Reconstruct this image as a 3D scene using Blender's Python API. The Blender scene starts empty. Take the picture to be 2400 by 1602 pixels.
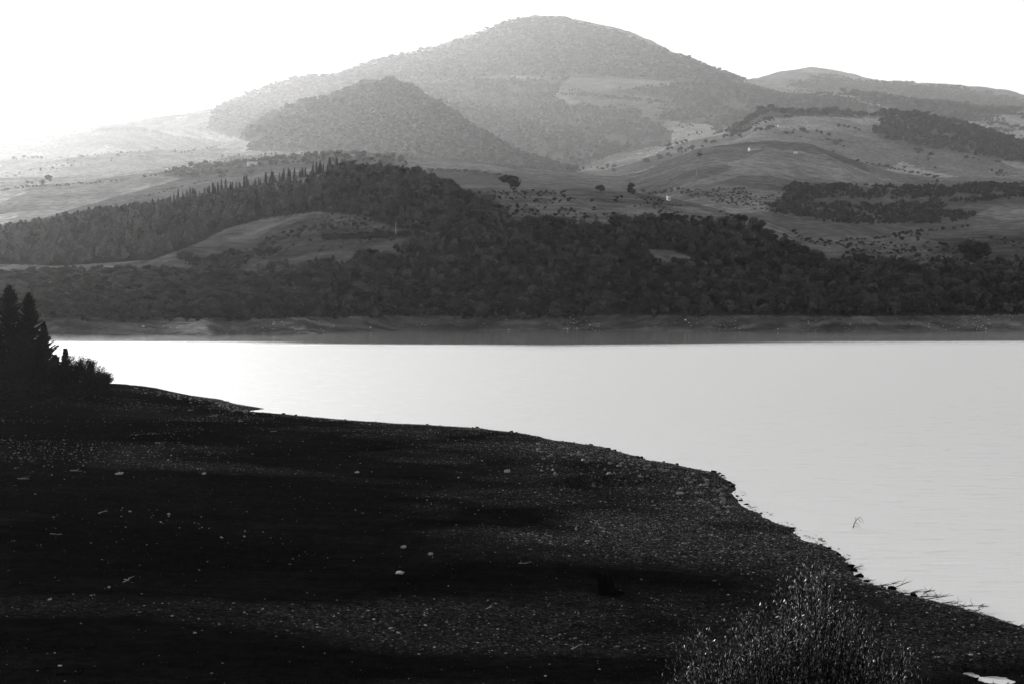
import bpy, math, random
import numpy as np
R = math.radians
rng = np.random.default_rng(7)
random.seed(7)
scene = bpy.context.scene

# ------------------------------------------------------------------ camera, sky, sun, exposure
CAMH = 18.0
F = 3333.0            # focal length in photo pixels (2400 wide)
PITCH = math.atan(111 / F)
K = 2400 / 2349
cam_d = bpy.data.cameras.new('camera')
cam_d.sensor_width = 36.0
cam_d.lens = F / 2400 * 36.0
cam_d.clip_start = 0.5
cam_d.clip_end = 60000
cam = bpy.data.objects.new('camera', cam_d)
cam.location = (0, 0, CAMH)
cam.rotation_euler = (math.pi / 2 - PITCH, 0, 0)
scene.collection.objects.link(cam)
scene.camera = cam

SUN_AZ = -31.5        # degrees from the view axis, negative = left
SUN_EL = 14.0
SKY_MILK = 15.5
SKY_MILK_H = 0.29
# 
world = bpy.data.worlds.new('World')
scene.world = world
world.use_nodes = True
wn, wl = world.node_tree.nodes, world.node_tree.links
wn.clear()
sky = wn.new('ShaderNodeTexSky')
sky.sky_type = 'NISHITA'
sky.sun_disc = False
sky.sun_elevation = R(SUN_EL)
sky.sun_rotation = R(SUN_AZ)
sky.altitude = 300
sky.air_density = 1.0
sky.dust_density = 3.0
sky.ozone_density = 1.0
bw = wn.new('ShaderNodeRGBToBW')
bg = wn.new('ShaderNodeBackground')
bg.inputs['Strength'].default_value = 0.07
wo = wn.new('ShaderNodeOutputWorld')
# bright milky air low over the horizon
tc = wn.new('ShaderNodeTexCoord'); sx = wn.new('ShaderNodeSeparateXYZ'); wl.new(tc.outputs['Generated'], sx.inputs[0])
def wm(op, a, b):
    x = wn.new('ShaderNodeMath'); x.operation = op
    for i, v in enumerate((a, b)):
        if isinstance(v, (int, float)): x.inputs[i].default_value = v
        else: wl.new(v, x.inputs[i])
    return x.outputs[0]
milk = wm('MULTIPLY', wm('POWER', 2.718, wm('MULTIPLY', wm('ABSOLUTE', sx.outputs[2], 0), -1 / SKY_MILK_H)), SKY_MILK)
wl.new(sky.outputs[0], bw.inputs[0]); wl.new(wm('ADD', wm('MULTIPLY', bw.outputs[0], 0.6), milk), bg.inputs[0]); wl.new(bg.outputs[0], wo.inputs[0])

sun_d = bpy.data.lights.new('sun', 'SUN')
sun_d.energy = 4.6
sun_d.angle = R(0.5)
sun_d.color = (1.0, 0.995, 0.985)
sun = bpy.data.objects.new('sun', sun_d)
sa, se = R(SUN_AZ), R(SUN_EL)
sdir = np.array([math.sin(sa) * math.cos(se), math.cos(sa) * math.cos(se), math.sin(se)])  # towards the sun
from mathutils import Vector
sun.rotation_euler = Vector(sdir).to_track_quat('Z', 'Y').to_euler()
scene.collection.objects.link(sun)

scene.view_settings.view_transform = 'Standard'
scene.view_settings.look = 'None'
scene.view_settings.exposure = 0.52
scene.view_settings.gamma = 1.0
scene.cycles.volume_bounces = 1
scene.cycles.max_bounces = 6
scene.cycles.diffuse_bounces = 2
scene.cycles.transparent_max_bounces = 6
scene.cycles.volume_step_rate = 1.0
scene.cycles.sample_clamp_indirect = 4.0
HAZE_DENSITY = 2.08e-5
HAZE_ANISO = 0.745

# ------------------------------------------------------------------ helpers
def rays(x, y):
    """photo pixel (2400 frame) -> X/Y and Z/Y of its ray"""
    u = (np.asarray(x, float) - 1200) / F; v = (801 - np.asarray(y, float)) / F
    c, s = math.cos(PITCH), math.sin(PITCH)
    d = c + v * s
    return u / d, (v * c - s) / d

def project(X, Y, Z):
    c, s = math.cos(PITCH), math.sin(PITCH)
    zc = Z - CAMH
    dep = Y * c - zc * s
    up = Y * s + zc * c
    return 1200 + F * X / dep, 801 - F * up / dep

def at_z(x, y, z=0.0):      # x, y in the 2349 frame
    a, b = rays(x * K, y * K)
    Y = (z - CAMH) / b
    return a * Y, Y

def _hash(ix, iy, seed):
    h = (ix.astype(np.int64) * 374761393 + iy.astype(np.int64) * 668265263 + seed * 982451653) & 0xFFFFFFFF
    h = ((h ^ (h >> 13)) * 1274126177) & 0xFFFFFFFF
    h = h ^ (h >> 16)
    return (h & 0xFFFFFF) / float(0xFFFFFF)

def vnoise(x, y, seed=0):
    x = np.asarray(x, float); y = np.asarray(y, float)
    ix, iy = np.floor(x), np.floor(y)
    fx, fy = x - ix, y - iy
    fx = fx * fx * fx * (fx * (fx * 6 - 15) + 10); fy = fy * fy * fy * (fy * (fy * 6 - 15) + 10)
    a = _hash(ix, iy, seed); b = _hash(ix + 1, iy, seed); c = _hash(ix, iy + 1, seed); d = _hash(ix + 1, iy + 1, seed)
    return (a * (1 - fx) + b * fx) * (1 - fy) + (c * (1 - fx) + d * fx) * fy

def fbm(x, y, octv=4, seed=0):
    s = 0; a = 0.5
    for k in range(octv):
        s = s + a * (vnoise(x, y, seed + 17 * k) * 2 - 1)
        x = x * 2.03 + 11.3; y = y * 2.03 + 5.7; a *= 0.5
    return s

def inpoly(px, py, poly):
    inside = np.zeros(px.shape, bool)
    n = len(poly); j = n - 1
    for i in range(n):
        xi, yi = poly[i]; xj, yj = poly[j]
        if yi != yj:
            c = ((yi > py) != (yj > py)) & (px < (xj - xi) * (py - yi) / (yj - yi) + xi)
            inside ^= c
        j = i
    return inside

def mesh_np(name, V, T, mat=None, smooth=False, attrs=None):
    """V (n,3), T (m,k) -> mesh"""
    me = bpy.data.meshes.new(name)
    V = np.ascontiguousarray(V, np.float32); T = np.ascontiguousarray(T, np.int32)
    k = T.shape[1]
    me.vertices.add(len(V)); me.vertices.foreach_set('co', V.ravel())
    me.loops.add(T.size); me.loops.foreach_set('vertex_index', T.ravel())
    me.polygons.add(len(T))
    me.polygons.foreach_set('loop_start', np.arange(0, T.size, k, dtype=np.int32))
    me.polygons.foreach_set('use_smooth', np.full(len(T), smooth, bool))
    if attrs:
        for an, av in attrs.items():
            at = me.attributes.new(an, 'FLOAT', 'POINT')
            at.data.foreach_set('value', np.ascontiguousarray(av, np.float32))
    me.update(calc_edges=True)
    me.validate()
    if mat: me.materials.append(mat)
    return me

def link(name, me, parent=None, loc=None, rot=None, scale=None):
    o = bpy.data.objects.new(name, me)
    scene.collection.objects.link(o)
    if parent is not None: o.parent = parent
    if loc is not None: o.location = loc
    if rot is not None: o.rotation_euler = rot
    if scale is not None: o.scale = scale
    return o

def tag(o, label=None, cat=None, group=None, kind=None):
    if label: o['label'] = label
    if cat: o['category'] = cat
    if group: o['group'] = group
    if kind: o['kind'] = kind
    return o

class Geo:
    """collects triangles for ONE mesh"""
    def __init__(s): s.V = []; s.T = []; s.n = 0; s.A = []
    def add(s, V, T, tone=0.5):
        V = np.asarray(V, float); T = np.asarray(T, int)
        s.V.append(V); s.T.append(T + s.n); s.n += len(V)
        s.A.append(np.broadcast_to(np.asarray(tone, float), (len(V),)))
    def mesh(s, name, mat, smooth=False):
        return mesh_np(name, np.vstack(s.V), np.vstack(s.T), mat, smooth, {'tone': np.concatenate(s.A)})

def ico(sub):
    t = (1 + 5 ** .5) / 2
    V = [(-1, t, 0), (1, t, 0), (-1, -t, 0), (1, -t, 0), (0, -1, t), (0, 1, t), (0, -1, -t), (0, 1, -t), (t, 0, -1), (t, 0, 1), (-t, 0, -1), (-t, 0, 1)]
    V = [np.array(v) / np.linalg.norm(v) for v in V]
    T = [(0, 11, 5), (0, 5, 1), (0, 1, 7), (0, 7, 10), (0, 10, 11), (1, 5, 9), (5, 11, 4), (11, 10, 2), (10, 7, 6), (7, 1, 8), (3, 9, 4), (3, 4, 2), (3, 2, 6), (3, 6, 8), (3, 8, 9), (4, 9, 5), (2, 4, 11), (6, 2, 10), (8, 6, 7), (9, 8, 1)]
    for _ in range(sub):
        cache = {}; N = []
        def mid(a, b):
            k = (min(a, b), max(a, b))
            if k not in cache:
                m = V[a] + V[b]; V.append(m / np.linalg.norm(m)); cache[k] = len(V) - 1
            return cache[k]
        for a, b, c in T:
            ab, bc, ca = mid(a, b), mid(b, c), mid(c, a)
            N += [(a, ab, ca), (b, bc, ab), (c, ca, bc), (ab, bc, ca)]
        T = N
    return np.array(V), np.array(T)
ICO0, ICO1, ICO2 = ico(0), ico(1), ico(2)

def tube(geo, pts, radii, n=6, tone=0.5):
    pts = np.asarray(pts, float); m = len(pts)
    d = np.gradient(pts, axis=0); d /= np.linalg.norm(d, axis=1)[:, None] + 1e-9
    ref = np.array([0.13, 0.31, 0.94]); ref2 = np.array([1, 0, 0.1])
    a = np.cross(d, ref); bad = np.linalg.norm(a, axis=1) < 0.1
    a[bad] = np.cross(d[bad], ref2); a /= np.linalg.norm(a, axis=1)[:, None]
    b = np.cross(d, a)
    th = np.linspace(0, 2 * math.pi, n, endpoint=False)
    V = (pts[:, None, :] + np.asarray(radii)[:, None, None] * (np.cos(th)[None, :, None] * a[:, None, :] + np.sin(th)[None, :, None] * b[:, None, :])).reshape(-1, 3)
    T = []
    for i in range(m - 1):
        for j in range(n):
            q = (i * n + j, i * n + (j + 1) % n, (i + 1) * n + (j + 1) % n, (i + 1) * n + j)
            T += [(q[0], q[1], q[2]), (q[0], q[2], q[3])]
    V = np.vstack([V, pts[0], pts[-1]])
    for j in range(n):
        T.append((j, (j + 1) % n, m * n)); T.append(((m - 1) * n + j, (m - 1) * n + (j + 1) % n, m * n + 1))
    geo.add(V, T, tone)

def box(geo, lo, hi, tone=0.5):
    x0, y0, z0 = lo; x1, y1, z1 = hi
    V = [(x0, y0, z0), (x1, y0, z0), (x1, y1, z0), (x0, y1, z0), (x0, y0, z1), (x1, y0, z1), (x1, y1, z1), (x0, y1, z1)]
    Q = [(0, 3, 2, 1), (4, 5, 6, 7), (0, 1, 5, 4), (1, 2, 6, 5), (2, 3, 7, 6), (3, 0, 4, 7)]
    T = []
    for q in Q: T += [(q[0], q[1], q[2]), (q[0], q[2], q[3])]
    geo.add(V, T, tone)

# ------------------------------------------------------------------ materials (all greys: the picture is black and white)
def new_mat(name):
    m = bpy.data.materials.new(name); m.use_nodes = True
    m.node_tree.nodes.clear()
    return m, m.node_tree.nodes, m.node_tree.links

def mth(n, l, op, a, b=None, clamp=False):
    x = n.new('ShaderNodeMath'); x.operation = op; x.use_clamp = clamp
    for i, v in enumerate((a, b)):
        if v is None: continue
        if isinstance(v, (int, float)): x.inputs[i].default_value = v
        else: l.new(v, x.inputs[i])
    return x.outputs[0]

def noise(n, l, vec, scale, detail=4, rough=0.55):
    x = n.new('ShaderNodeTexNoise'); x.inputs['Scale'].default_value = scale
    x.inputs['Detail'].default_value = detail; x.inputs['Roughness'].default_value = rough
    if vec is not None: l.new(vec, x.inputs['Vector'])
    return x.outputs[0]

def mapping(n, l, vec, sc, rot=(0, 0, 0)):
    x = n.new('ShaderNodeMapping'); x.inputs['Scale'].default_value = sc; x.inputs['Rotation'].default_value = rot
    l.new(vec, x.inputs['Vector']); return x.outputs[0]

def ramp(n, l, fac, lo, hi, a=0.0, b=1.0):
    x = n.new('ShaderNodeMapRange'); x.inputs[1].default_value = lo; x.inputs[2].default_value = hi
    x.inputs[3].default_value = a; x.inputs[4].default_value = b
    l.new(fac, x.inputs[0]); return x.outputs[0]

def geo_pos(n):
    return n.new('ShaderNodeNewGeometry').outputs['Position']

def attr(n, name):
    x = n.new('ShaderNodeAttribute'); x.attribute_name = name; return x.outputs['Fac']

def foliage_mat(name, base, var=0.9, spec=0.0, transl=0.25, fine=0.8, rnd=True):
    m, n, l = new_mat(name)
    pos = geo_pos(n)
    t = attr(n, 'tone')
    v = mth(n, l, 'MULTIPLY_ADD', t, var); v.node.inputs[2].default_value = 1 - var / 2
    nz = noise(n, l, pos, fine, 3)
    v = mth(n, l, 'MULTIPLY', v, ramp(n, l, nz, 0.3, 0.7, 0.65, 1.35))
    if rnd:
        oi = n.new('ShaderNodeObjectInfo')
        v = mth(n, l, 'MULTIPLY', v, ramp(n, l, oi.outputs['Random'], 0, 1, 0.55, 1.45))
    v = mth(n, l, 'MULTIPLY', v, base)
    df = n.new('ShaderNodeBsdfDiffuse'); l.new(v, df.inputs[0])
    sh = df.outputs[0]
    if transl:
        tr = n.new('ShaderNodeBsdfTranslucent'); l.new(v, tr.inputs[0])
        mx = n.new('ShaderNodeMixShader'); mx.inputs[0].default_value = transl
        l.new(sh, mx.inputs[1]); l.new(tr.outputs[0], mx.inputs[2]); sh = mx.outputs[0]
    if spec:
        gl = n.new('ShaderNodeBsdfGlossy'); gl.inputs['Roughness'].default_value = 0.45; gl.inputs[0].default_value = (1, 1, 1, 1)
        lw = n.new('ShaderNodeFresnel'); lw.inputs[0].default_value = 1.45
        mx = n.new('ShaderNodeMixShader'); l.new(mth(n, l, 'MULTIPLY', lw.outputs[0], spec), mx.inputs[0])
        l.new(sh, mx.inputs[1]); l.new(gl.outputs[0], mx.inputs[2]); sh = mx.outputs[0]
    o = n.new('ShaderNodeOutputMaterial'); l.new(sh, o.inputs[0])
    return m

def plain_mat(name, base, nscale=2.0, var=0.5, bump=0.3, rough=0.85, tone=False, spec=0.3):
    m, n, l = new_mat(name)
    pos = geo_pos(n)
    nz = noise(n, l, pos, nscale, 5)
    v = ramp(n, l, nz, 0.25, 0.75, base * (1 - var), base * (1 + var))
    if tone:
        v = mth(n, l, 'MULTIPLY', v, ramp(n, l, mth(n, l, 'POWER', attr(n, 'tone'), 3.0), 0, 0.6, 0.35, 2.1))
    p = n.new('ShaderNodeBsdfPrincipled'); l.new(v, p.inputs['Base Color']); p.inputs['Roughness'].default_value = rough
    p.inputs['Specular IOR Level'].default_value = spec
    b = n.new('ShaderNodeBump'); b.inputs['Strength'].default_value = bump; b.inputs['Distance'].default_value = 0.2 / nscale
    l.new(noise(n, l, pos, nscale * 4, 4), b.inputs['Height']); l.new(b.outputs[0], p.inputs['Normal'])
    o = n.new('ShaderNodeOutputMaterial'); l.new(p.outputs[0], o.inputs[0])
    return m

M = {}
M['leaf'] = foliage_mat('broadleaf foliage', 0.042, 1.7, transl=0.4)
M['pine'] = foliage_mat('pine foliage', 0.08, 1.4, transl=0.4)
M['cypress'] = foliage_mat('cypress foliage', 0.025)
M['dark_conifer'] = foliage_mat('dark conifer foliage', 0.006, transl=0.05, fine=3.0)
M['bark'] = plain_mat('bark', 0.05, 3.0)
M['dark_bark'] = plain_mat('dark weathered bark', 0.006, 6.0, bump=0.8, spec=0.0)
M['drift'] = plain_mat('bleached driftwood', 0.30, 8.0, bump=0.5)
M['darkdrift'] = plain_mat('wet driftwood', 0.035, 8.0, bump=0.5)
M['stone'] = plain_mat('shore stone', 0.16, 6.0, 0.4, 0.6, 0.7, tone=True)
M['palestone'] = plain_mat('pale limestone', 0.4, 6.0, 0.3, 0.5, 0.8, tone=True)
M['plaster'] = plain_mat('weathered plaster', 0.45, 0.8, 0.2)
M['white'] = plain_mat('white paint', 0.8, 0.8, 0.1)
M['tiles'] = plain_mat('roof tiles', 0.22, 1.5, 0.4)
M['glass'] = plain_mat('dark window glass', 0.02, 1.5, 0.2, 0.0, 0.15)
M['wood'] = plain_mat('pole timber', 0.12, 2.0)
M['willow'] = foliage_mat('shrub leaves', 0.2, 1.9, spec=0.2, transl=0.5, fine=20.0, rnd=False)
M['twig'] = plain_mat('shrub twigs', 0.01, 20.0, spec=0.05)

def terrain_mat():
    m, n, l = new_mat('hill pasture')
    pos = geo_pos(n)
    t = attr(n, 'tone')
    n1 = noise(n, l, pos, 0.006, 6, 0.6)
    n2 = noise(n, l, pos, 0.05, 6, 0.65)
    n3 = noise(n, l, pos, 0.5, 3, 0.6)
    # contour-following tracks and mown strips: bands in height warped by noise
    sep = n.new('ShaderNodeSeparateXYZ'); l.new(pos, sep.inputs[0])
    z = mth(n, l, 'ADD', sep.outputs[2], mth(n, l, 'MULTIPLY', n2, 9.0))
    st = mth(n, l, 'SINE', mth(n, l, 'MULTIPLY', z, 1.7))
    st = ramp(n, l, st, -1, 1, 0.86, 1.1)
    v = mth(n, l, 'MULTIPLY', ramp(n, l, n1, 0.3, 0.7, 0.7, 1.3), ramp(n, l, n2, 0.3, 0.7, 0.45, 1.6))
    v = mth(n, l, 'MULTIPLY', v, ramp(n, l, n3, 0.3, 0.7, 0.75, 1.25))
    v = mth(n, l, 'MULTIPLY', v, st)
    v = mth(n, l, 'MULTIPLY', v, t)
    d = n.new('ShaderNodeBsdfDiffuse'); l.new(v, d.inputs[0]); d.inputs['Roughness'].default_value = 0.8
    b = n.new('ShaderNodeBump'); b.inputs['Strength'].default_value = 0.7; b.inputs['Distance'].default_value = 2.0
    l.new(mth(n, l, 'ADD', n2, mth(n, l, 'MULTIPLY', n3, 0.25)), b.inputs['Height']); l.new(b.outputs[0], d.inputs['Normal'])
    o = n.new('ShaderNodeOutputMaterial'); l.new(d.outputs[0], o.inputs[0])
    return m
M['terrain'] = terrain_mat()

def ground_mat():
    m, n, l = new_mat('lake bed soil and gravel')
    pos = geo_pos(n)
    t = attr(n, 'tone')           # 0 = turf and silt, 1 = gravel, negative = dark grass with painted tree shade
    n1 = noise(n, l, pos, 0.05, 6, 0.6)
    n2 = noise(n, l, pos, 1.3, 6, 0.7)
    fl = mapping(n, l, pos, (0.25, 1.6, 1.0), (0, 0, R(-6)))
    n3 = noise(n, l, fl, 0.35, 6, 0.65)
    vo = n.new('ShaderNodeTexVoronoi'); vo.inputs['Scale'].default_value = 7.0; l.new(pos, vo.inputs['Vector'])
    cell = n.new('ShaderNodeSeparateColor'); l.new(vo.outputs['Color'], cell.inputs[0])
    peb = ramp(n, l, mth(n, l, 'POWER', cell.outputs[0], 3.0), 0, 1, 0.5, 3.2)
    turf = mth(n, l, 'MULTIPLY', ramp(n, l, n2, 0.3, 0.7, 0.4, 1.6), mth(n, l, 'MULTIPLY', ramp(n, l, n3, 0.35, 0.65, 0.72, 1.28), ramp(n, l, n1, 0.35, 0.65, 0.6, 1.4)))
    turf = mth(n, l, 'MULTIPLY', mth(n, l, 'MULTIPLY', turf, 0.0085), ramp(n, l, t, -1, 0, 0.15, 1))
    grav = mth(n, l, 'MULTIPLY', mth(n, l, 'MULTIPLY', peb, ramp(n, l, n2, 0.3, 0.7, 0.6, 1.4)), 0.036)
    mx = n.new('ShaderNodeMix'); mx.data_type = 'FLOAT'
    l.new(t, mx.inputs[0]); l.new(turf, mx.inputs[2]); l.new(grav, mx.inputs[3])
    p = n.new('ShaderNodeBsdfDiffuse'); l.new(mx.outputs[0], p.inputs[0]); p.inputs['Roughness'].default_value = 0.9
    b = n.new('ShaderNodeBump'); b.inputs['Strength'].default_value = 0.9; b.inputs['Distance'].default_value = 0.12
    l.new(mth(n, l, 'ADD', n2, mth(n, l, 'MULTIPLY', vo.outputs['Distance'], -0.6)), b.inputs['Height']); l.new(b.outputs[0], p.inputs['Normal'])
    o = n.new('ShaderNodeOutputMaterial'); l.new(p.outputs[0], o.inputs[0])
    return m
M['ground'] = ground_mat()

def water_mat():
    m, n, l = new_mat('rippled lake water')
    pos = geo_pos(n)
    calm = attr(n, 'tone')        # 1 open water, low near the sheltered far shore
    w1 = noise(n, l, mapping(n, l, pos, (0.35, 1.0, 1.0), (0, 0, R(4))), 1.1, 5, 0.6)
    w2 = noise(n, l, mapping(n, l, pos, (0.3, 0.9, 1.0), (0, 0, R(-3))), 0.25, 4, 0.6)
    b = n.new('ShaderNodeBump'); b.inputs['Distance'].default_value = 0.32
    l.new(mth(n, l, 'MULTIPLY', calm, 0.85), b.inputs['Strength'])
    w3 = ramp(n, l, noise(n, l, mapping(n, l, pos, (0.5, 1.8, 1.0), (0, 0, R(5))), 0.42, 5, 0.6), 0.6, 0.72)
    l.new(mth(n, l, 'ADD', mth(n, l, 'ADD', w1, mth(n, l, 'MULTIPLY', w2, 1.2)), mth(n, l, 'MULTIPLY', w3, 1.5)), b.inputs['Height'])
    g = n.new('ShaderNodeBsdfGlossy')
    g.inputs[0].default_value = (0.80, 0.80, 0.80, 1)
    l.new(ramp(n, l, calm, 0, 1, 0.13, 0.40), g.inputs['Roughness']); l.new(b.outputs[0], g.inputs['Normal'])
    d = n.new('ShaderNodeBsdfDiffuse'); d.inputs[0].default_value = (0.9, 0.9, 0.9, 1)
    lw = n.new('ShaderNodeFresnel'); lw.inputs[0].default_value = 1.33
    fr = ramp(n, l, lw.outputs[0], 0.0, 0.6, 0.3, 1.0)
    fr = mth(n, l, 'MULTIPLY', fr, ramp(n, l, calm, 0, 1, 1.0, 0.72))
    mx = n.new('ShaderNodeMixShader'); l.new(fr, mx.inputs[0]); l.new(d.outputs[0], mx.inputs[1]); l.new(g.outputs[0], mx.inputs[2])
    o = n.new('ShaderNodeOutputMaterial'); l.new(mx.outputs[0], o.inputs[0])
    return m
M['water'] = water_mat()

# ------------------------------------------------------------------ far hills: one height field through ridge lines
def cv(x, pts):
    p = np.array(pts, float); return np.interp(x, p[:, 0], p[:, 1])

NC, NR = 1000, 900
cx = np.linspace(-1000, 3400, NC)              # 2349-frame columns
u0, _ = rays(cx * K, np.full(NC, 690.0))       # X/Y of each column
YR = 560 * (34000 / 560) ** (np.linspace(0, 1, NR) ** 1.12)

def smooth(a, w=5):
    k = np.hanning(2 * w + 3)[1:-1]; k /= k.sum()
    return np.convolve(np.pad(a, w, mode='edge'), k, 'valid')

def zl(ypx, Y):
    _, b = rays(np.full_like(ypx, 1200.0), ypx * K); return CAMH + b * Y

wl_y = cv(cx, [(-1000, 772), (0, 769), (480, 768), (700, 766), (900, 760), (1000, 757), (1130, 760), (1400, 758), (1700, 760), (2000, 762), (2349, 757), (3400, 752)])
Y0 = smooth(CAMH / -rays(np.full(NC, 1200.0), wl_y * K)[1], 12)
Y0 += 20 * fbm(cx / 60, cx * 0, 4, 3)
layers = []   # (Y, Z)
def DM(y): return np.interp(y, [0, 1600, 2150, 3000, 4900, 6500, 8200, 14000], [0, 1600, 4100, 7400, 14500, 21000, 26000, 36000])
layers.append((np.full(NC, 450.0), np.full(NC, -12.0)))
layers.append((Y0 - 70, np.full(NC, -5.0)))
layers.append((Y0, np.zeros(NC)))
y1 = cv(cx, [(-1000, 738), (100, 740), (450, 742), (480, 733), (520, 742), (600, 738), (900, 737), (1100, 730), (1300, 728), (1500, 736), (1650, 728), (1900, 730), (2100, 728), (2349, 724), (3400, 720)])
Y1 = Y0 + 34
layers.append((Y1, zl(smooth(y1, 6), Y1)))
y2 = cv(cx, [(-1000, 640), (0, 640), (300, 637), (420, 612), (550, 634), (700, 617), (800, 605), (950, 568), (1000, 555), (1200, 560), (1480, 580), (1650, 612), (1880, 622), (2349, 622), (3400, 625)])
Y2 = cv(cx, [(-1000, 940), (0, 940), (500, 880), (900, 850), (1300, 850), (1800, 860), (2349, 900), (3400, 950)])
layers.append((Y2, zl(smooth(y2, 10), Y2)))
y3 = cv(cx, [(-1000, 600), (0, 538), (240, 496), (450, 460), (620, 428), (780, 398), (860, 394), (950, 408), (1050, 438), (1170, 438), (1380, 442), (1560, 460), (1640, 480), (1760, 512), (1850, 548), (2000, 550), (2200, 530), (2349, 505), (3400, 480)])
Y3 = cv(cx, [(-1000, 1500), (0, 1500), (600, 1400), (860, 1300), (1050, 1200), (1380, 1200), (1700, 1100), (1850, 1050), (2349, 1250), (3400, 1400)])
Z3 = zl(smooth(y3, 8), Y3)
layers.append((Y3, Z3))
dip3 = smooth(cv(cx, [(-1000, 0), (700, 0), (950, 22), (1500, 22), (1650, 8), (1750, 3), (3400, 3)]), 12)
layers.append((Y3 + 190, Z3 - dip3))
y4 = cv(cx, [(-1000, 440), (0, 425), (350, 405), (450, 397), (600, 385), (800, 368), (970, 388), (1060, 391), (1180, 404), (1250, 410), (1400, 428), (1480, 412), (1600, 364), (1750, 347), (1850, 354), (1950, 378), (2050, 405), (2150, 420), (2349, 418), (3400, 415)])
Y4 = np.full(NC, 4100.0)
Z4 = zl(smooth(y4, 8), Y4)
layers.append((Y4, Z4))
dip4 = smooth(cv(cx, [(-1000, 0), (1450, 0), (1600, 25), (1900, 25), (2050, 5), (3400, 5)]), 12)
layers.append((Y4 + 480, Z4 - dip4))
y5 = cv(cx, [(-1000, 420), (0, 378), (400, 345), (550, 335), (620, 302), (700, 268), (780, 244), (850, 226), (900, 218), (960, 234), (1020, 264), (1100, 314), (1180, 358), (1300, 402), (1400, 380), (1500, 355), (1600, 328), (1700, 303), (1750, 268), (1900, 273), (1990, 290), (2040, 276), (2100, 273), (2200, 294), (2300, 328), (2349, 343), (3400, 420)])
Y5 = cv(cx, [(-1000, 2900), (300, 2900), (600, 3500), (850, 3900), (1050, 3500), (1300, 3000), (2100, 3100), (3400, 3200)])
Y5 = DM(Y5); Z5 = zl(smooth(y5, 6), Y5)
layers.append((Y5, Z5))
dip5 = smooth(cv(cx, [(-1000, 0), (780, 0), (880, 30), (980, 110), (1100, 110), (1250, 40), (1350, 0), (1950, 0), (2100, 50), (2349, 60), (3400, 60)]), 10)
layers.append((np.minimum(Y5 + 700, DM(3400) + 0 * Y5 + (Y5 - Y5.min()) + 250), Z5 - dip5 * 2.2))
y6 = cv(cx, [(-1000, 370), (0, 345), (400, 297), (600, 250), (800, 205), (1000, 186), (1100, 196), (1200, 176), (1300, 184), (1640, 198), (1740, 217), (1800, 236), (1900, 222), (2000, 228), (2100, 248), (2349, 268), (3400, 330)])
Y6 = cv(cx, [(-1000, 3350), (250, 3400), (650, 4400), (900, 4800), (1200, 4900), (3400, 4900)])
Y6 = DM(Y6)
layers.append((Y6, zl(smooth(y6, 12), Y6)))
y7 = cv(cx, [(-1000, 345), (-300, 330), (0, 316), (60, 310), (200, 296), (350, 274), (510, 241), (560, 225), (680, 188), (780, 181), (830, 159), (900, 139), (975, 134), (1020, 115), (1080, 101), (1130, 78), (1190, 54), (1230, 50), (1290, 53), (1350, 70), (1400, 81), (1460, 98), (1520, 125), (1580, 146), (1640, 170), (1700, 188), (1740, 200), (1850, 218), (2000, 232), (2349, 255), (3400, 320)])
Y7 = cv(cx, [(-1000, 3800), (300, 3900), (750, 5400), (1200, 6600), (3400, 6400)])
Y7 = DM(Y7)
layers.append((Y7, zl(smooth(y7 + 5 + 6 * np.exp(-((cx - 1235) / 90) ** 2), 2), Y7)))
y8 = cv(cx, [(-1000, 420), (1500, 260), (1700, 205), (1740, 192), (1780, 178), (1860, 165), (1920, 174), (2000, 193), (2080, 202), (2140, 204), (2200, 204), (2260, 211), (2310, 219), (2349, 234), (2600, 275), (3400, 330)])
Y8 = cv(cx, [(-1000, 5500), (300, 6300), (1200, 8200), (3400, 8200)])
Y8 = DM(Y8)
layers.append((Y8, zl(smooth(y8, 2), Y8)))
layers.append((np.full(NC, 34500.0), np.full(NC, -50.0)))

LY = np.array([a for a, b in layers]); LZ = np.array([b for a, b in layers])
h = np.diff(LY, axis=0); dl = np.diff(LZ, axis=0) / h
ms = np.zeros_like(LY)
ms[0] = dl[0]; ms[-1] = dl[-1]
same = dl[:-1] * dl[1:] > 0
w1 = 2 * h[1:] + h[:-1]; w2 = h[1:] + 2 * h[:-1]
with np.errstate(divide='ignore', invalid='ignore'):
    hm = (w1 + w2) / (w1 / dl[:-1] + w2 / dl[1:])
ms[1:-1] = np.where(same, hm, 0.0)

def hgrid(cols_i, Y):
    """terrain height without noise at fractional column position (array) and distance Y"""
    ci = np.clip(cols_i, 0, NC - 1.001); i0 = ci.astype(int); f = ci - i0
    out = 0
    for ii, ww in ((i0, 1 - f), (i0 + 1, f)):
        ly = LY[:, ii]
        k = np.clip((Y[None, :] >= ly).sum(0) - 1, 0, len(layers) - 2)
        a = np.arange(len(Y))
        y0, y1_ = ly[k, a], ly[k + 1, a]
        hh = y1_ - y0; t = np.clip((Y - y0) / hh, 0, 1)
        z0, z1 = LZ[k, ii], LZ[k + 1, ii]; m0, m1 = ms[k, ii], ms[k + 1, ii]
        z = (2 * t**3 - 3 * t**2 + 1) * z0 + (t**3 - 2 * t**2 + t) * hh * m0 + (-2 * t**3 + 3 * t**2) * z1 + (t**3 - t**2) * hh * m1
        out = out + ww * z
    return out

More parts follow.
